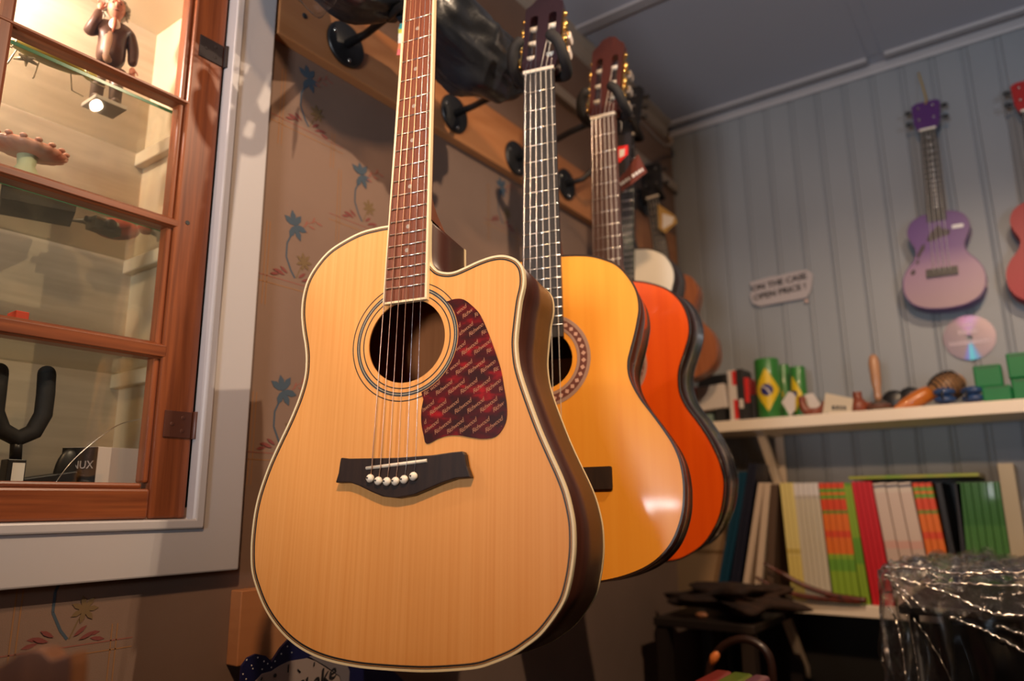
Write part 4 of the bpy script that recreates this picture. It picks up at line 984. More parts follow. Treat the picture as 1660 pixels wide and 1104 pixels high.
for pos, col in ((.025, (0.16, 0.20, 0.70, 1)), (.06, base), (.40, base), (.47, (0.35, 0.22, 0.45, 1)), (.53, (0.30, 0.22, 0.5, 1)), (.60, base), (.93, base), (.965, (0.12, 0.30, 0.65, 1))):
    e = cr.elements.new(pos); e.color = col
cdc = on(1571, 547, 'y', WY - .006)
o = B().prism(circle(0, 0, .0585, 72), -.0006, .0006, [circle(0, 0, .0075, 32)]).xf(Matrix.Rotation(radians(90), 4, 'X')).build('compact_disc', cdm); o.location = (cdc.x, WY - .003, cdc.z)
tag(o, 'compact disc stuck to the beadboard below the purple ukulele', 'disc')
for k, (t, dz) in enumerate((('CD', .034), ('MUSIC', .016), ('RECORDINGS', -.012))):
    scribble_bars([(-len(t) * .0045, len(t) * .0045, 0)], .009).xf(Matrix.Translation((0, -.0009, dz)) @ Matrix.Rotation(radians(90), 4, 'X')).build('lettering', mat('disc_print', (0.55, 0.45, 0.52), 0.5), o)
sg0 = [on(px, py, 'y', WY - .010) for px, py in ((1215, 458), (1250, 448), (1262, 447), (1284, 441), (1308, 437), (1318, 444), (1315, 470), (1308, 483), (1280, 488), (1232, 497), (1220, 492), (1216, 478), (1220, 470))]
cx_ = sum(p.x for p in sg0) / len(sg0); cz_ = sum(p.z for p in sg0) / len(sg0)
o = B().prism([(p.x - cx_, p.z - cz_) for p in sg0], 0, .0025).xf(Matrix(((1, 0, 0, 0), (0, 0, 1, 0), (0, 1, 0, 0), (0, 0, 0, 1)))).build('paper_sign', mat('sign_card', (0.40, 0.36, 0.37), 0.6), bevel=.0008)
o.location = (cx_, WY - .0115, cz_); tag(o, 'small white two-line hand lettered card sign on the grey beadboard', 'sign')
for t, dz, sz in (('ON THE CASE', .014, .026), ('OPEN PRICE !', -.016, .026)):
    tv, tf = text_mesh(t, sz, .0002, 0, 'CENTER', 1.0)
    tv = [Vector((v.x + dx_, v.y + dy_, v.z)) for dx_, dy_ in ((0, 0), (.0012, .0006), (-.0012, -.0006)) for v in tv]; nf_ = len(tv) // 3; tf = [tuple(i + nf_ * kk for i in f) for kk in range(3) for f in tf]
    B().add(tv, tf).xf(Matrix.Translation((0.0, -.0004, dz)) @ Matrix.Rotation(radians(-4), 4, 'Y') @ Matrix.Rotation(radians(90), 4, 'X')).build('lettering', mat('sign_ink', (0.06, 0.055, 0.06), 0.6), o)
pc_ = on(1307, 488, 'y', WY - .008); tag(B().ell(tuple(pc_), (.005, .004, .005), 14, 10).build('push_pin', mat('pin_pink', (0.75, 0.50, 0.42), 0.3)), 'pale push pin at the lower right corner of the card sign', 'pin')

# ================================================================== wall shelves
shelf_m = mat('cream_shelf', (0.88, 0.76, 0.62), 0.45)
def shelf(name, label, x0, x1, zt_, th, braces):
    s_ = empty(name, (x0, WY, zt_), label=label, cat='shelf')
    B().box(0, x1 - x0, 1.98 - WY, -.006, -th, 0).build('shelf_board', shelf_m, s_, bevel=.002)
    for bx_ in braces:
        X = bx_ - x0
        br = B().box(X - .012, X + .012, -.014, -.006, -th - .20, -th).box(X - .012, X + .012, -.20, -.006, -th - .006, -th)
        pr = [(-.19, -th - .006), (-.16, -th - .006), (-.014, -th - .17), (-.014, -th - .20)]
        br.prism(pr, X - .010, X + .010) if 0 else br.add([(xx, q[0], q[1]) for xx in (X - .010, X + .010) for q in pr], [(0, 1, 2, 3), (7, 6, 5, 4)] + [(i, i + 4, (i + 1) % 4 + 4, (i + 1) % 4) for i in range(4)])
        br.build('bracket', shelf_m, s_, bevel=.0015)
    return s_
S1, S2 = Z(.2185), Z(-.2435)
b1x = on(1245, 720, 'y', 2.08).x; 
shelf('wall_shelf', 'upper cream wall shelf crowded with small percussion', -.86, 1.2, S1, .030, (b1x, b1x + .85))
shelf('wall_shelf', 'lower cream wall shelf holding the song books', on(1133, 988, 'y', 1.98).x, on(1540, 1013, 'y', 1.98).x, S2, .028, (b1x + .02,))
# ---- books
FY = 1.992
pages = mat('book_pages', (0.60, 0.55, 0.45), 0.8)
def bands(name, stops, coat=.3):
    m = mat(name, (0.5, 0.5, 0.5), 0.4, coat=coat); nt = m.node_tree; N = nt.nodes; L = nt.links
    tc = N.new('ShaderNodeTexCoord'); sp_ = N.new('ShaderNodeSeparateXYZ'); L.new(tc.outputs['Object'], sp_.inputs[0])
    mr = N.new('ShaderNodeMapRange'); mr.inputs[1].default_value = 0; mr.inputs[2].default_value = .31
    rp = N.new('ShaderNodeValToRGB'); rp.color_ramp.interpolation = 'CONSTANT'
    L.new(sp_.outputs[2], mr.inputs[0]); L.new(mr.outputs[0], rp.inputs[0]); L.new(rp.outputs[0], N['Principled BSDF'].inputs['Base Color'])
    els = rp.color_ramp.elements; els[0].position = stops[0][0]; els[0].color = (*stops[0][1], 1); els[1].position = stops[1][0]; els[1].color = (*stops[1][1], 1)
    for p_, c_ in stops[2:]: e = els.new(p_); e.color = (*c_, 1)
    return m
GR, GR2, ORG, RDO = (0.14, 0.34, 0.03), (0.26, 0.42, 0.03), (0.78, 0.17, 0.02), (0.72, 0.07, 0.02)
BM = dict(teal=mat('cover_teal', (0.005, 0.045, 0.085), .35, coat=.2), navy=mat('cover_navy', (0.012, 0.014, 0.03), .4), ivory=mat('cover_ivory', (0.66, 0.52, 0.40), .5), brown=mat('cover_brown', (0.10, 0.06, 0.04), .5),
    yellow=bands('cover_yellow', [(0, (.74, .60, .18)), (.35, (.78, .66, .26)), (.36, (.60, .46, .12)), (.40, (.78, .66, .26))]), white=bands('cover_white', [(0, (.62, .56, .44)), (.8, (.55, .50, .44)), (.83, (.75, .72, .72)), (.95, (.50, .50, .55)), (.97, (.75, .72, .72))]),
    og=bands('cover_orange_green', [(0, GR), (.04, GR2), (.24, GR), (.33, GR2), (.37, ORG), (.50, RDO), (.55, ORG), (.68, (0.20, 0.25, 0.03)), (.71, RDO), (.80, GR), (.83, ORG), (.85, GR), (.88, RDO)]),
    green=bands('cover_lime', [(0, GR2), (.3, GR), (.5, GR2), (.9, GR), (.94, (.5, .6, .4))]), red=bands('cover_red', [(0, (.60, .012, .02)), (.97, (.65, .10, .10))]),
    rose=bands('cover_rose_white', [(0, (.60, .45, .38)), (.42, (.66, .38, .32)), (.48, (.66, .52, .45)), (.84, (.70, .60, .52)), (.88, (.12, .12, .16)), (.90, (.70, .60, .52))]),
    black=mat('cover_black', (0.014, 0.014, 0.018), .4), dgreen=bands('cover_dark_green', [(0, (0.025, 0.13, 0.015)), (.4, (0.045, 0.17, 0.025)), (.6, (0.025, 0.13, 0.015)), (.9, (0.05, 0.14, 0.04))]))
def book(xb, th, h, lean, key, depth, label, group):
    o = empty('song_book', (xb, FY, S2), (0, lean, 0), label, 'book', group)
    dz = abs(th * sin(lean)) if 0 else 0
    c = .0007 if th < .012 else .0015
    b = B(); b.prism([(0, 0), (th, 0), (th, depth), (th - c, depth), (th - c, c), (c, c), (c, depth), (0, depth)], 0, h)
    b.build('cover', BM[key], o, bevel=min(.0016, th * .22))
    B().box(c, th - c, c, depth - .003, .002, h - .002).build('pages', pages, o)
    return o
BK = [ # key, bottom px left/right (row 960), top px left/right, top row, count, label, group
 ('teal', 1160, 1178, 1199, 1214, 765, 2, 'thin teal blue book leaning right', 'teal books'),
 ('navy', 1180, 1198, 1215, 1229, 752, 2, 'dark navy book beside the teal ones', 'navy books'),
 ('ivory', 1201, 1211, 1230, 1239, 783, 2, 'slim ivory booklet next to the navy books', 'ivory booklets, left pair'),
 ('ivory', 1221, 1232, 1240, 1250, 783, 2, 'slim ivory booklet next to the brown book', 'ivory booklets, right pair'),
 ('brown', 1240, 1256, 1252, 1262, 786, 1, 'dull brown book between the ivory booklets and the yellow books', None),
 ('yellow', 1283, 1305, 1263, 1286, 783, 3, 'pale yellow song book leaning left', 'yellow song books'),
 ('white', 1306, 1350, 1287, 1326, 783, 5, 'off-white song book right of the yellow ones', 'off-white song books'),
 ('og', 1351, 1395, 1327, 1368, 783, 4, 'orange and green song book left of the red ones', 'orange and green song books, left set'),
 ('green', 1396, 1411, 1369, 1380, 783, 2, 'lime green song book left of the red ones', 'lime green song books'),
 ('red', 1413, 1449, 1381, 1413, 781, 4, 'bright red song book', 'red song books'),
 ('rose', 1451, 1516, 1414, 1477, 783, 3, 'thick pinkish white song book', 'pinkish white song books'),
 ('og', 1518, 1551, 1478, 1510, 783, 3, 'orange and green song book beside the black ones', 'orange and green song books, right set'),
 ('black', 1553, 1561, 1514, 1526, 783, 1, 'black book leaning left against the orange and green set', None),
 ('black', 1562, 1573, 1547, 1558, 783, 1, 'black book leaning left, next to the dark green books', None),
 ('dgreen', 1574, 1645, 1563, 1645, 781, 6, 'dark green upright song book', 'dark green song books'),
]
for key, bl, br_, tl_, tr_, ty, cnt, lab, grp in BK:
    xb0, xb1 = on(bl, 960, 'y', FY).x, on(br_, 960, 'y', FY).x
    t0, t1 = on(tl_, ty, 'y', FY), on(tr_, ty, 'y', FY)
    w_ = ((xb1 - xb0) + (t1.x - t0.x)) / 2 / cnt; hgt = ((t0.z + t1.z) / 2 - S2)
    ln = math.atan2(((t0.x + t1.x) - (xb0 + xb1)) / 2, hgt) if key != 'dgreen' else 0
    th = w_ * cos(ln) * .93; h = hgt / cos(ln) - (abs(th * sin(ln)) * .3)
    for i in range(cnt):
        x0_ = xb0 + w_ * i
        words = ('leftmost', 'second from left', 'third from left', 'fourth from left', 'fifth from left', 'sixth from left')
        o = book(x0_, th, h, ln, key, .20 + .004 * ((i * 7) % 3), lab + (', ' + (words[i] if i < cnt - 1 or i == 0 else 'rightmost') + ' of the ' + ('two', 'three', 'four', 'five', 'six')[cnt - 2] if cnt > 1 else ''), grp)
        if ln > 0: o.location.z = S2 + th * sin(ln)
        if ln < 0: o.location.z = S2 + 0.0002
a, c_ = on(1376, 778, 'y', FY), on(1588, 778, 'y', FY)
o = empty('song_book', (a.x, FY, a.z + .0012), (0, 0, 0), 'green and yellow book lying flat on top of the standing song books', 'book')
B().prism([(0, 0), (0, .008), (.0008, .008), (.0008, .0008), (.2, .0008), (.2, 0)], 0, c_.x - a.x).xf(Matrix(((0, 0, 1, 0), (1, 0, 0, 0), (0, 1, 0, 0), (0, 0, 0, 1)))).box(0, c_.x - a.x, 0, .2, .0072, .008).build('cover', mat('cover_green_yellow', (0.20, 0.36, 0.03), .4, col2=(0.42, 0.36, 0.05), scale=(16, 4, 4), coat=.3), o)
B().box(.001, c_.x - a.x - .001, .002, .195, .001, .0072).build('pages', pages, o)
e0, e1 = on(1648, 960, 'y', FY - .01), on(1664, 750, 'y', FY - .01)
tag(B().box(e0.x, e0.x + .03, FY - .01, 2.19, S2 - .10, e1.z).build('shelf_upright', mat('beige_board', (0.40, 0.34, 0.24), .5), bevel=.001), 'tall beige upright board standing right of the dark green books', 'board')
# ================================================================== things on the upper shelf
def A(px, py, y=2.03): return on(px, py, 'y', y)
def shelfbox(name, label, cat, px0, px1, pytop, y, d, m, ry=0, group=None, base=None, bev=.001):
    p0, p1 = A(px0, 660, y), A(px1, 660, y); t = A((px0 + px1) / 2, pytop, y)
    z0 = base if base is not None else S1
    o = B().box(0, p1.x - p0.x, 0, d, 0, t.z - z0).build(name, m, bevel=bev); o.location = (p0.x, y, z0 + .0003); o.rotation_euler.z = ry
    tag(o, label, cat, group); return o
redm = mat('red_card', (0.62, 0.02, 0.02), .5); whm = mat('white_card', (0.62, 0.56, 0.52), .55); blm = mat('black_card', (0.018, 0.018, 0.02), .5)
o = shelfbox('red_box', 'red box half hidden behind the orange guitar at the left end of the upper shelf', 'box', 1108, 1131, 628, 2.06, .06, redm)
shelfbox('black_box', 'large black box behind the small white screen-like box on the upper shelf', 'box', 1134, 1182, 608, 2.09, .07, blm)
p0, p1 = A(1133, 660, 2.02), A(1180, 660, 2.02)
wb = empty('display_stand', ((p0.x + p1.x) / 2, 2.02, S1), label='small white square box propped on a black foot, upper shelf near the orange guitar', cat='box')
zb, zt_ = A(1150, 664, 2.02).z - S1, A(1150, 625, 2.02).z - S1; w2 = (p1.x - p0.x) / 2
B().box(-w2, w2, 0, .035, zb, zt_).xf(Matrix.Rotation(radians(-4), 4, 'Y')).build('white_box', whm, wb, bevel=.002)
B().box(.004, .030, .004, .030, 0, zb + .002).build('foot', blm, wb)
o = shelfbox('pale_green_box', 'low pale green box under the white square box', 'box', 1130, 1152, 672, 1.995, .02, mat('pale_green_card', (0.20, 0.28, 0.24), .5))
for k, (a_, b_, pt, lab) in enumerate(((1183, 1196, 600, 'white and red string packet standing left of the black ones on the upper shelf'), (1197, 1208, 598, 'black string packet with white edge standing between the red ones'), (1209, 1216, 612, 'thin red and black packet left of the green can'), (1217, 1225, 640, 'short black packet directly against the green flag can'))):
    m1 = (whm, blm, redm, blm)[k]
    o = shelfbox('string_packet', lab, 'packet', a_, b_, pt, 2.03, .08, m1)
    w_ = o.dimensions.x if o.dimensions.x > 0 else .015
    p0, p1 = A(a_, 660), A(b_, 660); ww = p1.x - p0.x; hh = A(a_, pt).z - S1
    if k == 0: B().box(ww * .55, ww + .0003, -.0006, .02, hh * .70, hh * .97).box(ww * .55, ww + .0003, -.0006, .02, hh * .05, hh * .42).build('red_print', redm, o)
    if k == 1: B().box(ww * .2, ww * .8, -.0006, .01, hh * .25, hh * .42).build('white_print', whm, o)
    if k == 2: B().box(0, ww, -.0006, .02, .002, hh * .42).build('black_print', blm, o)
# flag cans
flag = mat('flag_green', (0.035, 0.19, 0.035), .35, coat=.3); yel = mat('flag_yellow', (0.72, 0.50, 0.02), .35, coat=.3); fblue = mat('flag_blue', (0.02, 0.02, 0.14), .35, coat=.3)
def can(px0, px1, pytop, y, label, turn):
    p0, p1 = A(px0, 640, y), A(px1, 640, y); r = (p1.x - p0.x) / 2; h = A((px0 + px1) / 2, pytop, y).z - S1
    o = empty('shaker_can', ((p0.x + p1.x) / 2, y, S1 + .0003), (0, 0, radians(turn)), label, 'shaker', 'green shaker cans with a printed flag')
    B().lathe([(0, 0), (r * .97, 0), (r, .002), (r, h - .002), (r * .96, h), (0, h)], n=48).build('body', flag, o)
    def wrap(name, poly, m, rr, par):
        # poly in (arc length, z)
        b = B(); tri = tessellate_polygon([[Vector((p[0], p[1], 0)) for p in poly]])
        b.add([(rr * sin(p[0] / r), -rr * cos(p[0] / r), p[1]) for p in poly], [tuple(t) for t in tri]); return b.build(name, m, par)
    def grid_wrap(name, test, m, rr, x0, x1, z0, z1, n=44):
        b = B(); V = []; Fc = []
        for i in range(n):
            for j in range(n):
                xa, za = x0 + (x1 - x0) * (i + .5) / n, z0 + (z1 - z0) * (j + .5) / n
                if test(xa, za):
                    k = len(V); dx, dz = (x1 - x0) / n / 2, (z1 - z0) / n / 2
                    for sx, sz in ((-1, -1), (1, -1), (1, 1), (-1, 1)):
                        X, Zz = xa + sx * dx, za + sz * dz; V.append((rr * sin(X / r), -rr * cos(X / r), Zz))
                    Fc.append((k, k + 1, k + 2, k + 3))
        b.add(V, Fc, 0, True); return b.build(name, m, par) if (par := o) else None
    cz = h * .47
    grid_wrap('yellow_rhombus', lambda x, z: abs(x) / (r * 1.12) + abs(z - cz) / (h * .36) < 1, yel, r + .0003, -r * 1.12, r * 1.12, cz - h * .36, cz + h * .36, 60)
    grid_wrap('blue_disc', lambda x, z: (x / (r * .50)) ** 2 + ((z - cz) / (r * .50)) ** 2 < 1, fblue, r + .0006, -r * .5, r * .5, cz - r * .5, cz + r * .5)
    grid_wrap('white_band', lambda x, z: (x / (r * .49)) ** 2 + ((z - cz) / (r * .49)) ** 2 < 1 and abs(math.hypot(x + r * .75, z - cz + r * .6) - r * 1.0) < r * .05, whm, r + .0008, -r * .5, r * .5, cz - r * .5, cz + r * .5)
    return o
can(1227, 1267, 583, 2.035, 'green shaker can with the yellow rhombus and blue disc facing front, foremost of the cans', 8)
can(1284, 1309, 595, 2.09, 'green shaker can furthest right of the group, rhombus partly turned away', -30)
can(1262, 1284, 592, 2.12, 'green shaker can squeezed between the other two, set back', -60)
for o in bpy.data.objects:
    if o.name.startswith('shaker_can') and 'squeezed' in o.get('label', ''): pass
def card(name, label, corners, y, m, th=.0015, cat='card'):
    pts = [on(px, py, 'y', y) for px, py in corners]
    o = B().prism([(p.x, p.z) for p in pts], 0, th).xf(Matrix(((1, 0, 0, 0), (0, 0, 1, y), (0, 1, 0, 0), (0, 0, 0, 1)))).build(name, m); return tag(o, label, cat)
card('paper_tag', 'tilted white paper tag leaning on the front of the green cans', [(1267, 652), (1279, 634), (1289, 640), (1289, 664), (1281, 675)], 1.995, whm, cat='tag')
clay = mat('terracotta', (0.26, 0.06, 0.025), .4, col2=(0.20, 0.045, 0.02), scale=(40, 40, 40), coat=.2)
# curved clay whistle: short bowl and rising stem
pts = [A(1300, 643, 2.0), A(1301, 656, 2.0), A(1308, 667, 2.0), A(1322, 668, 2.0), A(1333, 662, 2.0), A(1340, 652, 2.0)]
o = B().tube(spline([p for p in pts], 5), [.0095] * 6 + [.011] * 10 + [.009] * 10, 16).build('clay_whistle', clay); tag(o, 'curved terracotta whistle lying between the paper tag and the cream card', 'whistle')
card('paper_tag', 'white paper slip standing behind the curved clay whistle', [(1303, 640), (1318, 637), (1330, 655), (1326, 668), (1312, 664)], 2.04, whm, cat='tag')
cc_ = card('name_card', 'cream card with dark blue print standing near the shelf edge, right of the clay whistle', [(1333, 676), (1338, 637), (1383, 646), (1380, 674)], 1.99, mat('cream_card', (0.62, 0.53, 0.40), .6))
q = [on(px, py, 'y', 1.9895) for px, py in ((1336, 676), (1338, 669), (1364, 672), (1380, 674))]; B().add(q, [(0, 1, 2, 3)]).build('blue_stripe', mat('slate_print', (0.08, 0.12, 0.18), .5), cc_)
q = on(1361, 661, 'y', 1.989); scribble_bars([(-.018, .018, 0)], .011).xf(Matrix.Translation(q) @ Matrix.Rotation(radians(6), 4, 'Y') @ Matrix.Rotation(radians(90), 4, 'X')).build('lettering', blackline, cc_)
# squat clay jug whistle
q = A(1392, 660, 2.02); hj = A(1390, 636, 2.02).z - S1
o = empty('clay_jug', (q.x, 2.02, S1), label='squat terracotta jug between the cream card and the wooden handle', cat='jug')
B().lathe([(0, 0), (.020, 0), (.024, .012), (.022, .024), (.012, .034), (.010, hj - .004), (.012, hj), (0, hj)], n=28).build('body', clay, o)
B().lathe([(.0, 0), (.014, .004), (.016, .014), (.010, .022), (0, .024)], (.030, 0, 0), 20).build('spout', clay, o)
# wooden handled jingle
q = A(1424, 650, 2.02); ht = A(1424, 574, 2.02).z - S1
woodlt = wood('turned_beech', (0.50, 0.27, 0.15), (0.42, 0.21, 0.11), .35, (60, 60, 6), coat=.3)
o = empty('hand_bell', (q.x, 2.02, S1), label='upright turned wooden handle on a round metal base, tallest thing mid shelf', cat='bell')
B().lathe([(.007, .026), (.009, .036), (.0085, .05), (.012, .075), (.0135, ht - .022), (.010, ht - .006), (.005, ht), (0, ht)], n=28).build('handle', woodlt, o)
B().lathe([(0, 0), (.022, .001), (.028, .010), (.026, .016), (.014, .024), (.007, .028), (0, .028)], n=36).build('metal_base', mat('brown_metal', (0.30, 0.22, 0.17), .25, metal=.8), o)
B().lathe([(.0285, .006), (.0315, .010), (.0285, .014)], n=36).build('rim', mat('brown_rim', (0.16, 0.06, 0.04), .4), o)
# tambourine jingles (dark rounds) behind
for k, (px, py, r, lab) in enumerate(((1448, 640, .030, 'round black castanet behind the gourd, nearer the wooden handle'), (1474, 630, .032, 'round black castanet behind the gourd neck'))):
    q = A(px, py, 2.10); z = S1 + r
    o = B().ell((0, 0, 0), (r, .012, r), 28, 14).ell((0, .016, 0), (r, .008, r), 28, 14).build('castanet', black_plastic); o.location = (q.x, 2.10, z); tag(o, lab, 'castanet', 'black castanets')
# gourd rattle: orange handle, tan head with dark beaded band
a_, b_, c_ = A(1452, 664, 2.0), A(1505, 636, 2.03), A(1545, 618, 2.06)
ax = (c_ - a_).normalized(); o = empty('gourd_rattle', tuple(a_), label='gourd rattle with an orange neck and a tan head in black netting', cat='rattle')
orng = mat('orange_gourd', (0.52, 0.15, 0.02), .3, coat=.4); tan = mat('tan_gourd', (0.36, 0.18, 0.07), .4, coat=.2); net = mat('black_beads', (0.02, 0.015, 0.015), .4)
L_ = (c_ - a_).length
def along(t, r): return (tuple(ax * t), r)
tt = [(-.006, .006), (0, .0075), (.02, .014), (.05, .019), (.075, .020), (.09, .019)]
B().tube([ax * t for t, r in tt], [r for t, r in tt], 22).build('neck', orng, o)
rq = ax.to_track_quat('Z', 'Y').to_matrix(); hc = ax * .135 + Vector((0, .01, -.004))
B().ell(hc, (.034, .034, .044), 28, 18, rot=rq).build('head', tan, o)
bb = B()
for k in range(7):
    t = -.030 + .009 * k; rr_ = .0355 * math.sqrt(max(0.05, 1 - (t / .045) ** 2))
    for j in range(26):
        a2 = 2 * pi * j / 26 + k * .12; pv = rq @ Vector((rr_ * cos(a2), rr_ * sin(a2), t)); bb.ell(hc + pv, (.0032,) * 3, 6, 4)
n_ = bb.build('bead_net', net, o)
a_ = min((Matrix.Identity(3) @ Vector(v.co)).z for v in bpy.data.objects[o.name].children[0].data.vertices)
# blue castanets
blu = mat('blue_plastic', (0.02, 0.055, 0.16), .35, coat=.3)
for k, (px, py, y, lab) in enumerate(((1533, 654, 1.995, 'blue finger castanet hanging over the shelf edge below the gourd'), (1577, 645, 2.01, 'blue finger castanet between the other blue one and the green blocks'))):
    q = on(px, py, 'y', y)
    o = empty('finger_castanet', (q.x, y, S1), (0, 0, radians(10 - 25 * k)), lab, 'castanet', 'blue finger castanets')
    for s in (0, 1): B().ell((0, 0, .0125 + s * .018), (.024, .017, .0105), 24, 12).build('shell', blu, o)
    B().tube([(-.006, -.018, .010), (-.006, -.020, .021), (-.006, -.018, .032)], .0022, 8).build('elastic', blackline, o)
# green blocks
grn = mat('green_plastic', (0.006, 0.17, 0.045), .4, spec=.3)
for k, (x0, x1, pt, pb, y, lab) in enumerate(((1592, 1641, 625, 655, 2.00, 'green plastic block, lower one of the left pair beside the blue castanets'), (1583, 1630, 591, 624, 2.02, 'green plastic block, upper one of the left pair beside the blue castanets'), (1642, 1690, 612, 655, 2.00, 'green plastic block, lower one at the right edge of the picture'), (1640, 1690, 570, 611, 2.00, 'green plastic block, topmost at the right edge of the picture'))):
    p0, p1 = on(x0, 640, 'y', y), on(x1, 640, 'y', y); z0 = on(x0, pb, 'y', y).z if k in (1, 3) else S1; z1 = on((x0 + x1) / 2, pt, 'y', y).z
    if k == 1: z0 = zprev
    if k == 3: z0 = zprev3
    o = empty('green_block', (p0.x, y, z0 + .0004), (0, 0, 0), lab, 'block', 'green plastic blocks'); h_ = z1 - z0; w_ = p1.x - p0.x
    B().box(0, w_, 0, .06, 0, h_).build('body', grn, o, bevel=.004, seg=3)
    B().box(w_ * .12, w_ * .88, -.0006, .001, h_ * .86, h_ * .92).build('slot', mat('slot_dark', (0.01, 0.08, 0.03), .5), o)
    if k == 0: zprev = z1 + .0006
    if k == 2: zprev3 = z1 + .0006

# ================================================================== lower shelf front: dark curved beaded sticks
stick = mat('dark_lacquered_stick', (0.055, 0.018, 0.012), .3, col2=(0.16, 0.03, 0.015), scale=(120, 120, 120), coat=.4)
for pts, lab in (([(1238, 913), (1268, 930), (1305, 950), (1350, 965), (1405, 974)], 'dark red curved stick lying over the lower shelf, upper of two'), ([(1226, 936), (1262, 955), (1300, 966), (1340, 972), (1395, 978)], 'dark red curved stick lying over the lower shelf, lower of two')):
    v = [on(px, py, 'y', 1.955 + .004 * i) for i, (px, py) in enumerate(pts)]
    for k_, p in enumerate(v): p.z = max(p.z, S2 + .010)
    tag(B().tube(spline(v, 5), [.004] * 5 + [.0065] * 12 + [.0075] * 4, 12).build('curved_stick', stick), lab, 'stick')

# ================================================================== dark corner below the guitars
crate = empty('cardboard_box', (-.80, 2.02, S2 - .03), label='tan cardboard box standing in the corner left of the teal books', cat='box')
cardb = mat('tan_cardboard', (0.30, 0.19, 0.10), .7)
q0, q1 = on(1105, 950, 'y', 2.05), on(1172, 830, 'y', 2.05)
crate.location = (q0.x, 2.05, S2 - .03)
B().box(-.05, q1.x - q0.x, 0, .12, -.02, q1.z - S2 + .03).build('box_body', cardb, crate, bevel=.001); B().box(-.05, q1.x - q0.x, -.0012, 0, (q1.z - S2) * .62, (q1.z - S2) * .66).build('box_tape', mat('brown_tape', (0.16, 0.09, 0.04), .3), crate)
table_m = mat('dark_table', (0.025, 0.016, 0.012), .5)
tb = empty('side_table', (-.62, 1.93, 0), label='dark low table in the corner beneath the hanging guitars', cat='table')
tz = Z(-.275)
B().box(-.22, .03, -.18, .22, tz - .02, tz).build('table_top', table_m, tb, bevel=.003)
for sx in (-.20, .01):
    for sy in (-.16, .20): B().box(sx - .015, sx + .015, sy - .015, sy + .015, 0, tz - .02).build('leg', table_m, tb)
fur = mat('brown_fleece', (0.04, 0.018, 0.010), .9, col2=(0.018, 0.009, 0.007), scale=(30, 30, 30), bump=.6, bscale=160)
lump('fleece_pad', 'brown fleece bundle on the dark corner table', 'cloth', (-.665, 1.86, tz + .044), (.12, .09, .030), fur, 2.2, .75)
q = on(1135, 962, 'y', 1.79); tag(B().ell((q.x, 1.79, tz + .008), (.016, .010, .008), 16, 8).build('wooden_egg', mat('orange_wood', (0.50, 0.20, 0.09), .4)), 'little orange wooden egg at the right end of the fleece bundle', 'shaker')
v = [on(1020, 925, 'y', 1.80), on(1075, 940, 'y', 1.80), on(1150, 935, 'y', 1.80)]
# bentwood chair, only its lit back rail seen
ch = empty('bentwood_chair', (-.50, 1.42, 0), label='dark bentwood chair with an arched back, in the shadow under the lower shelf', cat='chair')
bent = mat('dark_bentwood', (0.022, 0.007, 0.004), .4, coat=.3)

def R_(p): return (p.x - ch.location.x, p.y - ch.location.y, p.z)
hp = [on(px, py, 'y', 1.42) for px, py in ((1146, 1130), (1150, 1088), (1158, 1066), (1176, 1045), (1205, 1036), (1234, 1048), (1250, 1075), (1254, 1130))]
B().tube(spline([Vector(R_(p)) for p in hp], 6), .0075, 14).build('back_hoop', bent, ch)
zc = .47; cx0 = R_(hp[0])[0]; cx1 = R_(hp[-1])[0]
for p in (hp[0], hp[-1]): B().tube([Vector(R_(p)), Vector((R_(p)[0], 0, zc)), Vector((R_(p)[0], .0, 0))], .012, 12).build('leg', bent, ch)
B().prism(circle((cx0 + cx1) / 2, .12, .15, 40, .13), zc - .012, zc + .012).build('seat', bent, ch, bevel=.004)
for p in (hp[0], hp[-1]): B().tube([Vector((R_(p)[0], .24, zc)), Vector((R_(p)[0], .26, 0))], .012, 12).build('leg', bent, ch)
B().tube([Vector(R_(on(px, py, 'y', 1.418))) for px, py in ((1153, 1078), (1158, 1066), (1166, 1054))], [.005, .0088, .005], 12).build('painted_highlight', mat('highlight_orange', (0.70, 0.20, 0.05), .4), ch)  # small orange piece, a highlight on the hoop put into colour
# colourful box at the bottom edge
q0, q1 = on(1124, 1130, 'y', 1.15), on(1216, 1116, 'y', 1.15)
o = empty('toy_box', (q0.x, 1.15, 0), label='box with a rounded red, lime and lilac top at the bottom edge', cat='box')
w_ = q1.x - q0.x; zt_ = q1.z
for k, (f0, f1, cl) in enumerate(((0, .32, (0.20, 0.012, 0.012)), (.32, .70, (0.10, 0.15, 0.01)), (.70, 1.0, (0.17, 0.06, 0.09)))):
    B().box(w_ * f0, w_ * f1, 0, .10, zt_ - .25, zt_).build('painted_section', mat('box_paint%d' % k, cl, .4, coat=.4), o, bevel=.006, seg=3)
st_t = B().box(-.04, w_ + .04, -.03, .13, 0, zt_ - .2505).build('low_stool', table_m, bevel=.004); st_t.location = (q0.x, 1.15, 0); tag(st_t, 'dark plinth under the colourful box, in shadow', 'stool')

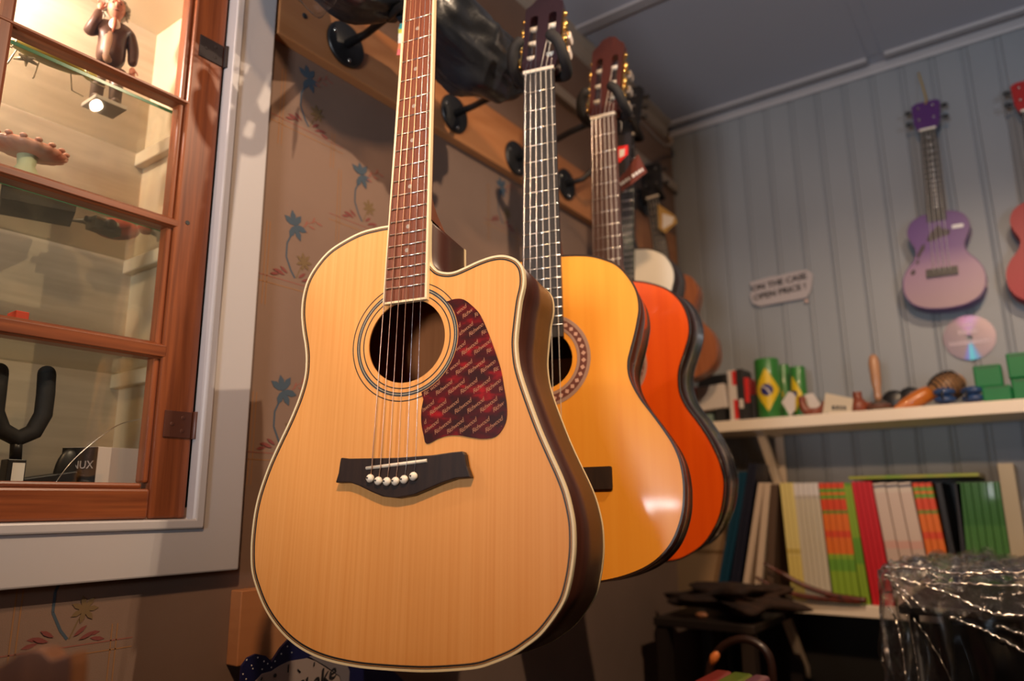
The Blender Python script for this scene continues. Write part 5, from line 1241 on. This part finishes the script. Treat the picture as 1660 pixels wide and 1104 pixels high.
# ================================================================== plastic wrapped bundle at lower right
y0 = 1.45
tl_ = on(1428, 950, 'y', y0)
zt_ = on(1560, 922, 'y', 1.85).z
x0_ = tl_.x
wr = empty('wrapped_bundle', (x0_, y0, 0), label='dark merchandise stand under crumpled clear plastic wrap, lower right corner', cat='stand')
stb = mat('stand_black', (0.012, 0.012, 0.014), .5)
B().box(.02, .95, .02, .48, zt_ - .050, zt_ - .035).build('stand_top', stb, wr, bevel=.003)
for lx in (.04, .93):
    for ly in (.04, .46): B().tube([(lx, ly, 0), (lx, ly, zt_ - .05)], .008, 10).build('leg', stb, wr)
skirt = glassmat('hanging_film', (0.80, 0.80, 0.82), 1.0, 0.22, 1.7)
film = glassmat('crumpled_film', (0.86, 0.86, 0.88), 1.0, 0.10, 2.4)
nt = film.node_tree; N = nt.nodes; L = nt.links
bpn = N.new('ShaderNodeBump'); bpn.inputs['Strength'].default_value = 1.0; bpn.inputs['Distance'].default_value = .012
tc = N.new('ShaderNodeTexCoord'); nz = N.new('ShaderNodeTexNoise'); nz.inputs['Scale'].default_value = 55; nz.inputs['Detail'].default_value = 3; nz.inputs['Distortion'].default_value = 1.5
L.new(tc.outputs['Object'], nz.inputs['Vector']); L.new(nz.outputs['Fac'], bpn.inputs['Height'])
for nd in N:
    if nd.type in ('BSDF_GLOSSY', 'FRESNEL'): L.new(bpn.outputs[0], nd.inputs['Normal'])
b = B(); NU, NV = 190, 150; V = []
W2, D2, HH = .99, .52, .62
for j in range(NV + 1):
    for i in range(NU + 1):
        u = i / NU; v_ = j / NV
        # unrolled: v 0..0.5 front skirt (bottom to top), 0.5..1 top front to back ; u edge: left skirt
        s_ = v_ * (HH + D2) - HH; t_ = u * (HH * .5 + W2) - HH * .5
        zz = 0; yy_ = s_; xx = t_
        if s_ < 0: zz += s_; yy_ = -.004
        if t_ < 0: zz += t_ * (1 if s_ >= 0 else .6); xx = -.004
        p = Vector((xx, yy_, zt_ + zz))
        nn = noise.noise_vector(Vector((t_ * 7, s_ * 7, 0.3))) * .016 + noise.noise_vector(Vector((t_ * 26, s_ * 14, 5.3))) * .012
        if s_ > -.05 and t_ > -.03: nn.z += .016 * (1 - abs(noise.noise(Vector((t_ * 9 + s_ * 6, s_ * 22, 2)))) * 2.2) + .010 * (1 - abs(noise.noise(Vector((t_ * 30, s_ * 34 - t_ * 12, 7)))) * 2.5)
        nn.z += abs(noise.noise(Vector((t_ * 5, s_ * 14, 2)))) * .03 if s_ > 0 and t_ > 0 else 0
        if s_ < 0 and t_ > 0: nn.y -= .03 * abs(noise.noise(Vector((t_ * 16, s_ * 2, 9)))) * min(1, -s_ * 6) 
        V.append(p + nn)
b.add(V, [(j * (NU + 1) + i, j * (NU + 1) + i + 1, (j + 1) * (NU + 1) + i + 1, (j + 1) * (NU + 1) + i) for j in range(NV) for i in range(NU)], 0, True)
b.m = [1 if j < NV * (HH - .05) / (HH + D2) else 0 for j in range(NV) for i in range(NU)]
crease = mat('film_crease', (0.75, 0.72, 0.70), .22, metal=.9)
pw = b.build('plastic_wrap', [film, skirt], wr)
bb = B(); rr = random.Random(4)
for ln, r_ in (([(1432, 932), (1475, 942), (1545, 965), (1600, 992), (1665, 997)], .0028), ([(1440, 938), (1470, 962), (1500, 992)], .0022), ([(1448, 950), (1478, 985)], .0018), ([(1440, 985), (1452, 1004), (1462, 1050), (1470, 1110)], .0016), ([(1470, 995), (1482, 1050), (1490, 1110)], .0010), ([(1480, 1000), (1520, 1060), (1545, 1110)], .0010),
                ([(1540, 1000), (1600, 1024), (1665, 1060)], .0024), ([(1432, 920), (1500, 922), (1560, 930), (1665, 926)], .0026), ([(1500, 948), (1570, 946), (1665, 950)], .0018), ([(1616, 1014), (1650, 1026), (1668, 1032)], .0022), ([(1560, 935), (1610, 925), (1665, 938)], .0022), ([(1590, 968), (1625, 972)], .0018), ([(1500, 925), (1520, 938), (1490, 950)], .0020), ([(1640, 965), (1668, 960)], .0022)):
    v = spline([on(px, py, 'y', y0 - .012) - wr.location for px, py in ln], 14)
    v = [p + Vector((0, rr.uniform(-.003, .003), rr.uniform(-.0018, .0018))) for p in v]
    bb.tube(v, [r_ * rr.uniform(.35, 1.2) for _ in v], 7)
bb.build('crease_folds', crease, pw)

# ================================================================== low left: navy cut-out display card, wooden peghead in the foreground
navy = mat('navy_star_print', (0.008, 0.010, 0.07), .45); lil = mat('lilac_grey_print', (0.42, 0.32, 0.28), .6)
yv = .60
def onx(px, py, x=WX + .055): return on(px, py, 'x', x)
outl = [(388, 1150), (390, 1100), (392, 1080), (402, 1066), (415, 1060), (430, 1063), (440, 1073), (455, 1050), (470, 1034), (500, 1036), (560, 1062), (640, 1090), (700, 1150)]
pv = [onx(*p) for p in outl]
def xprism(pts, x, th): return B().prism([(p.y, p.z) for p in pts], 0, th).xf(Matrix(((0, 0, 1, x), (1, 0, 0, 0), (0, 1, 0, 0), (0, 0, 0, 1))))
cd_ = xprism(pv, WX + .052, .004).build('display_card', navy); tag(cd_, 'navy starry cut-out display card with a pale cloud and hand lettering, below the front guitar', 'card')
cl = [(414, 1150), (414, 1104), (425, 1092), (440, 1088), (452, 1080), (468, 1072), (480, 1070), (498, 1067), (512, 1072), (540, 1090), (560, 1104), (565, 1150)]
xprism([onx(*p, WX + .057) for p in cl], WX + .0565, .0008).build('cloud_print', lil, cd_)
gcl = [(500, 1064), (512, 1062), (560, 1074), (566, 1088), (562, 1150), (550, 1096), (528, 1080)]
xprism([onx(*p, WX + .057) for p in gcl], WX + .0575, .0006).build('grey_print', mat('grey_cloud', (0.22, 0.19, 0.20), .6), cd_)
bb = B(); rr = random.Random(8)
for px, py in ((408, 1079), (428, 1072), (410, 1084), (434, 1076), (425, 1085), (394, 1093), (456, 1060), (473, 1058), (446, 1072), (400, 1070), (418, 1066), (466, 1048), (485, 1045), (440, 1082), (399, 1101)):
    p = onx(px, py, WX + .0562); bb.ell(tuple(p), (.0004, .0011, .0011), 8, 4)
bb.build('star_dots', white_paper, cd_)
bb = B()
for (ax_, ay), (bx2, by) in (((468, 1077), (467, 1090)), ((483, 1085), (487, 1090)), ((510, 1073), (509, 1080)), ((423, 1103), (425, 1098))):
    bb.tube([onx(ax_, ay, WX + .058), onx(bx2, by, WX + .058)], .0009, 6)
p = onx(446, 1095, WX + .058); bb.ell(tuple(p), (.0006, .0025, .0025), 10, 6); bb.build('drawn_marks', blackline, cd_)
q = onx(512, 1105, WX + .0590); tv, tf = text_mesh('Shake', .030, .0002, .3)
B().add(tv, tf).xf(Matrix.Translation(q) @ Matrix(((0, 0, 1, 0), (1, 0, 0, 0), (0, 1, 0, 0), (0, 0, 0, 1))) @ Matrix.Rotation(radians(14), 4, 'Z')).build('lettering', blackline, cd_)
# foreground peghead of a dark instrument
d0 = ray(70, 1075); base_ = d0 * .40; bx3 = Vector((base_.x, base_.y, base_.z + CAMZ))
def onplane(px, py):
    d = ray(px, py); t = base_.dot(CFh) / d.dot(CFh); return d * t
CFh = Vector((CF.x, CF.y, 0)).normalized(); CRh = Vector((CFh.y, -CFh.x, 0))
sil = [(0, 1150), (-10, 1095), (10, 1078), (30, 1066), (45, 1055), (62, 1050), (80, 1050), (90, 1058), (98, 1066), (112, 1062), (128, 1056), (130, 1075), (126, 1150)]
lp = []
for px, py in sil:
    v = onplane(px, py); lp.append(((v - base_).dot(CRh), v.z - base_.z))
pg_ = B().prism(lp, -.008, .008).xf(Matrix(((CRh.x, 0, CFh.x, 0), (CRh.y, 0, CFh.y, 0), (0, 1, 0, 0), (0, 0, 0, 1))))
pk_ = pg_.build('carved_peghead', wood('carved_brown_wood', (0.20, 0.075, 0.03), (0.10, 0.035, 0.015), .45, (60, 60, 10)), bevel=.003, seg=3); pk_.location = bx3
tag(pk_, 'blurred carved brown wooden peghead in the bottom left corner, closest to the viewer', 'instrument')
B().tube([(-.0 + lp[5][0], 0, lp[5][1] - .028), tuple(Vector((lp[5][0], 0, -bx3.z + .02)))], .012, 16).build('long_neck', MATS['carved_brown_wood'], pk_)
B().lathe([(0, 0), (.11, 0), (.11, .010), (.02, .02), (0, .02)], (lp[5][0], 0, -bx3.z), 32).build('stand_foot', black_metal, pk_)
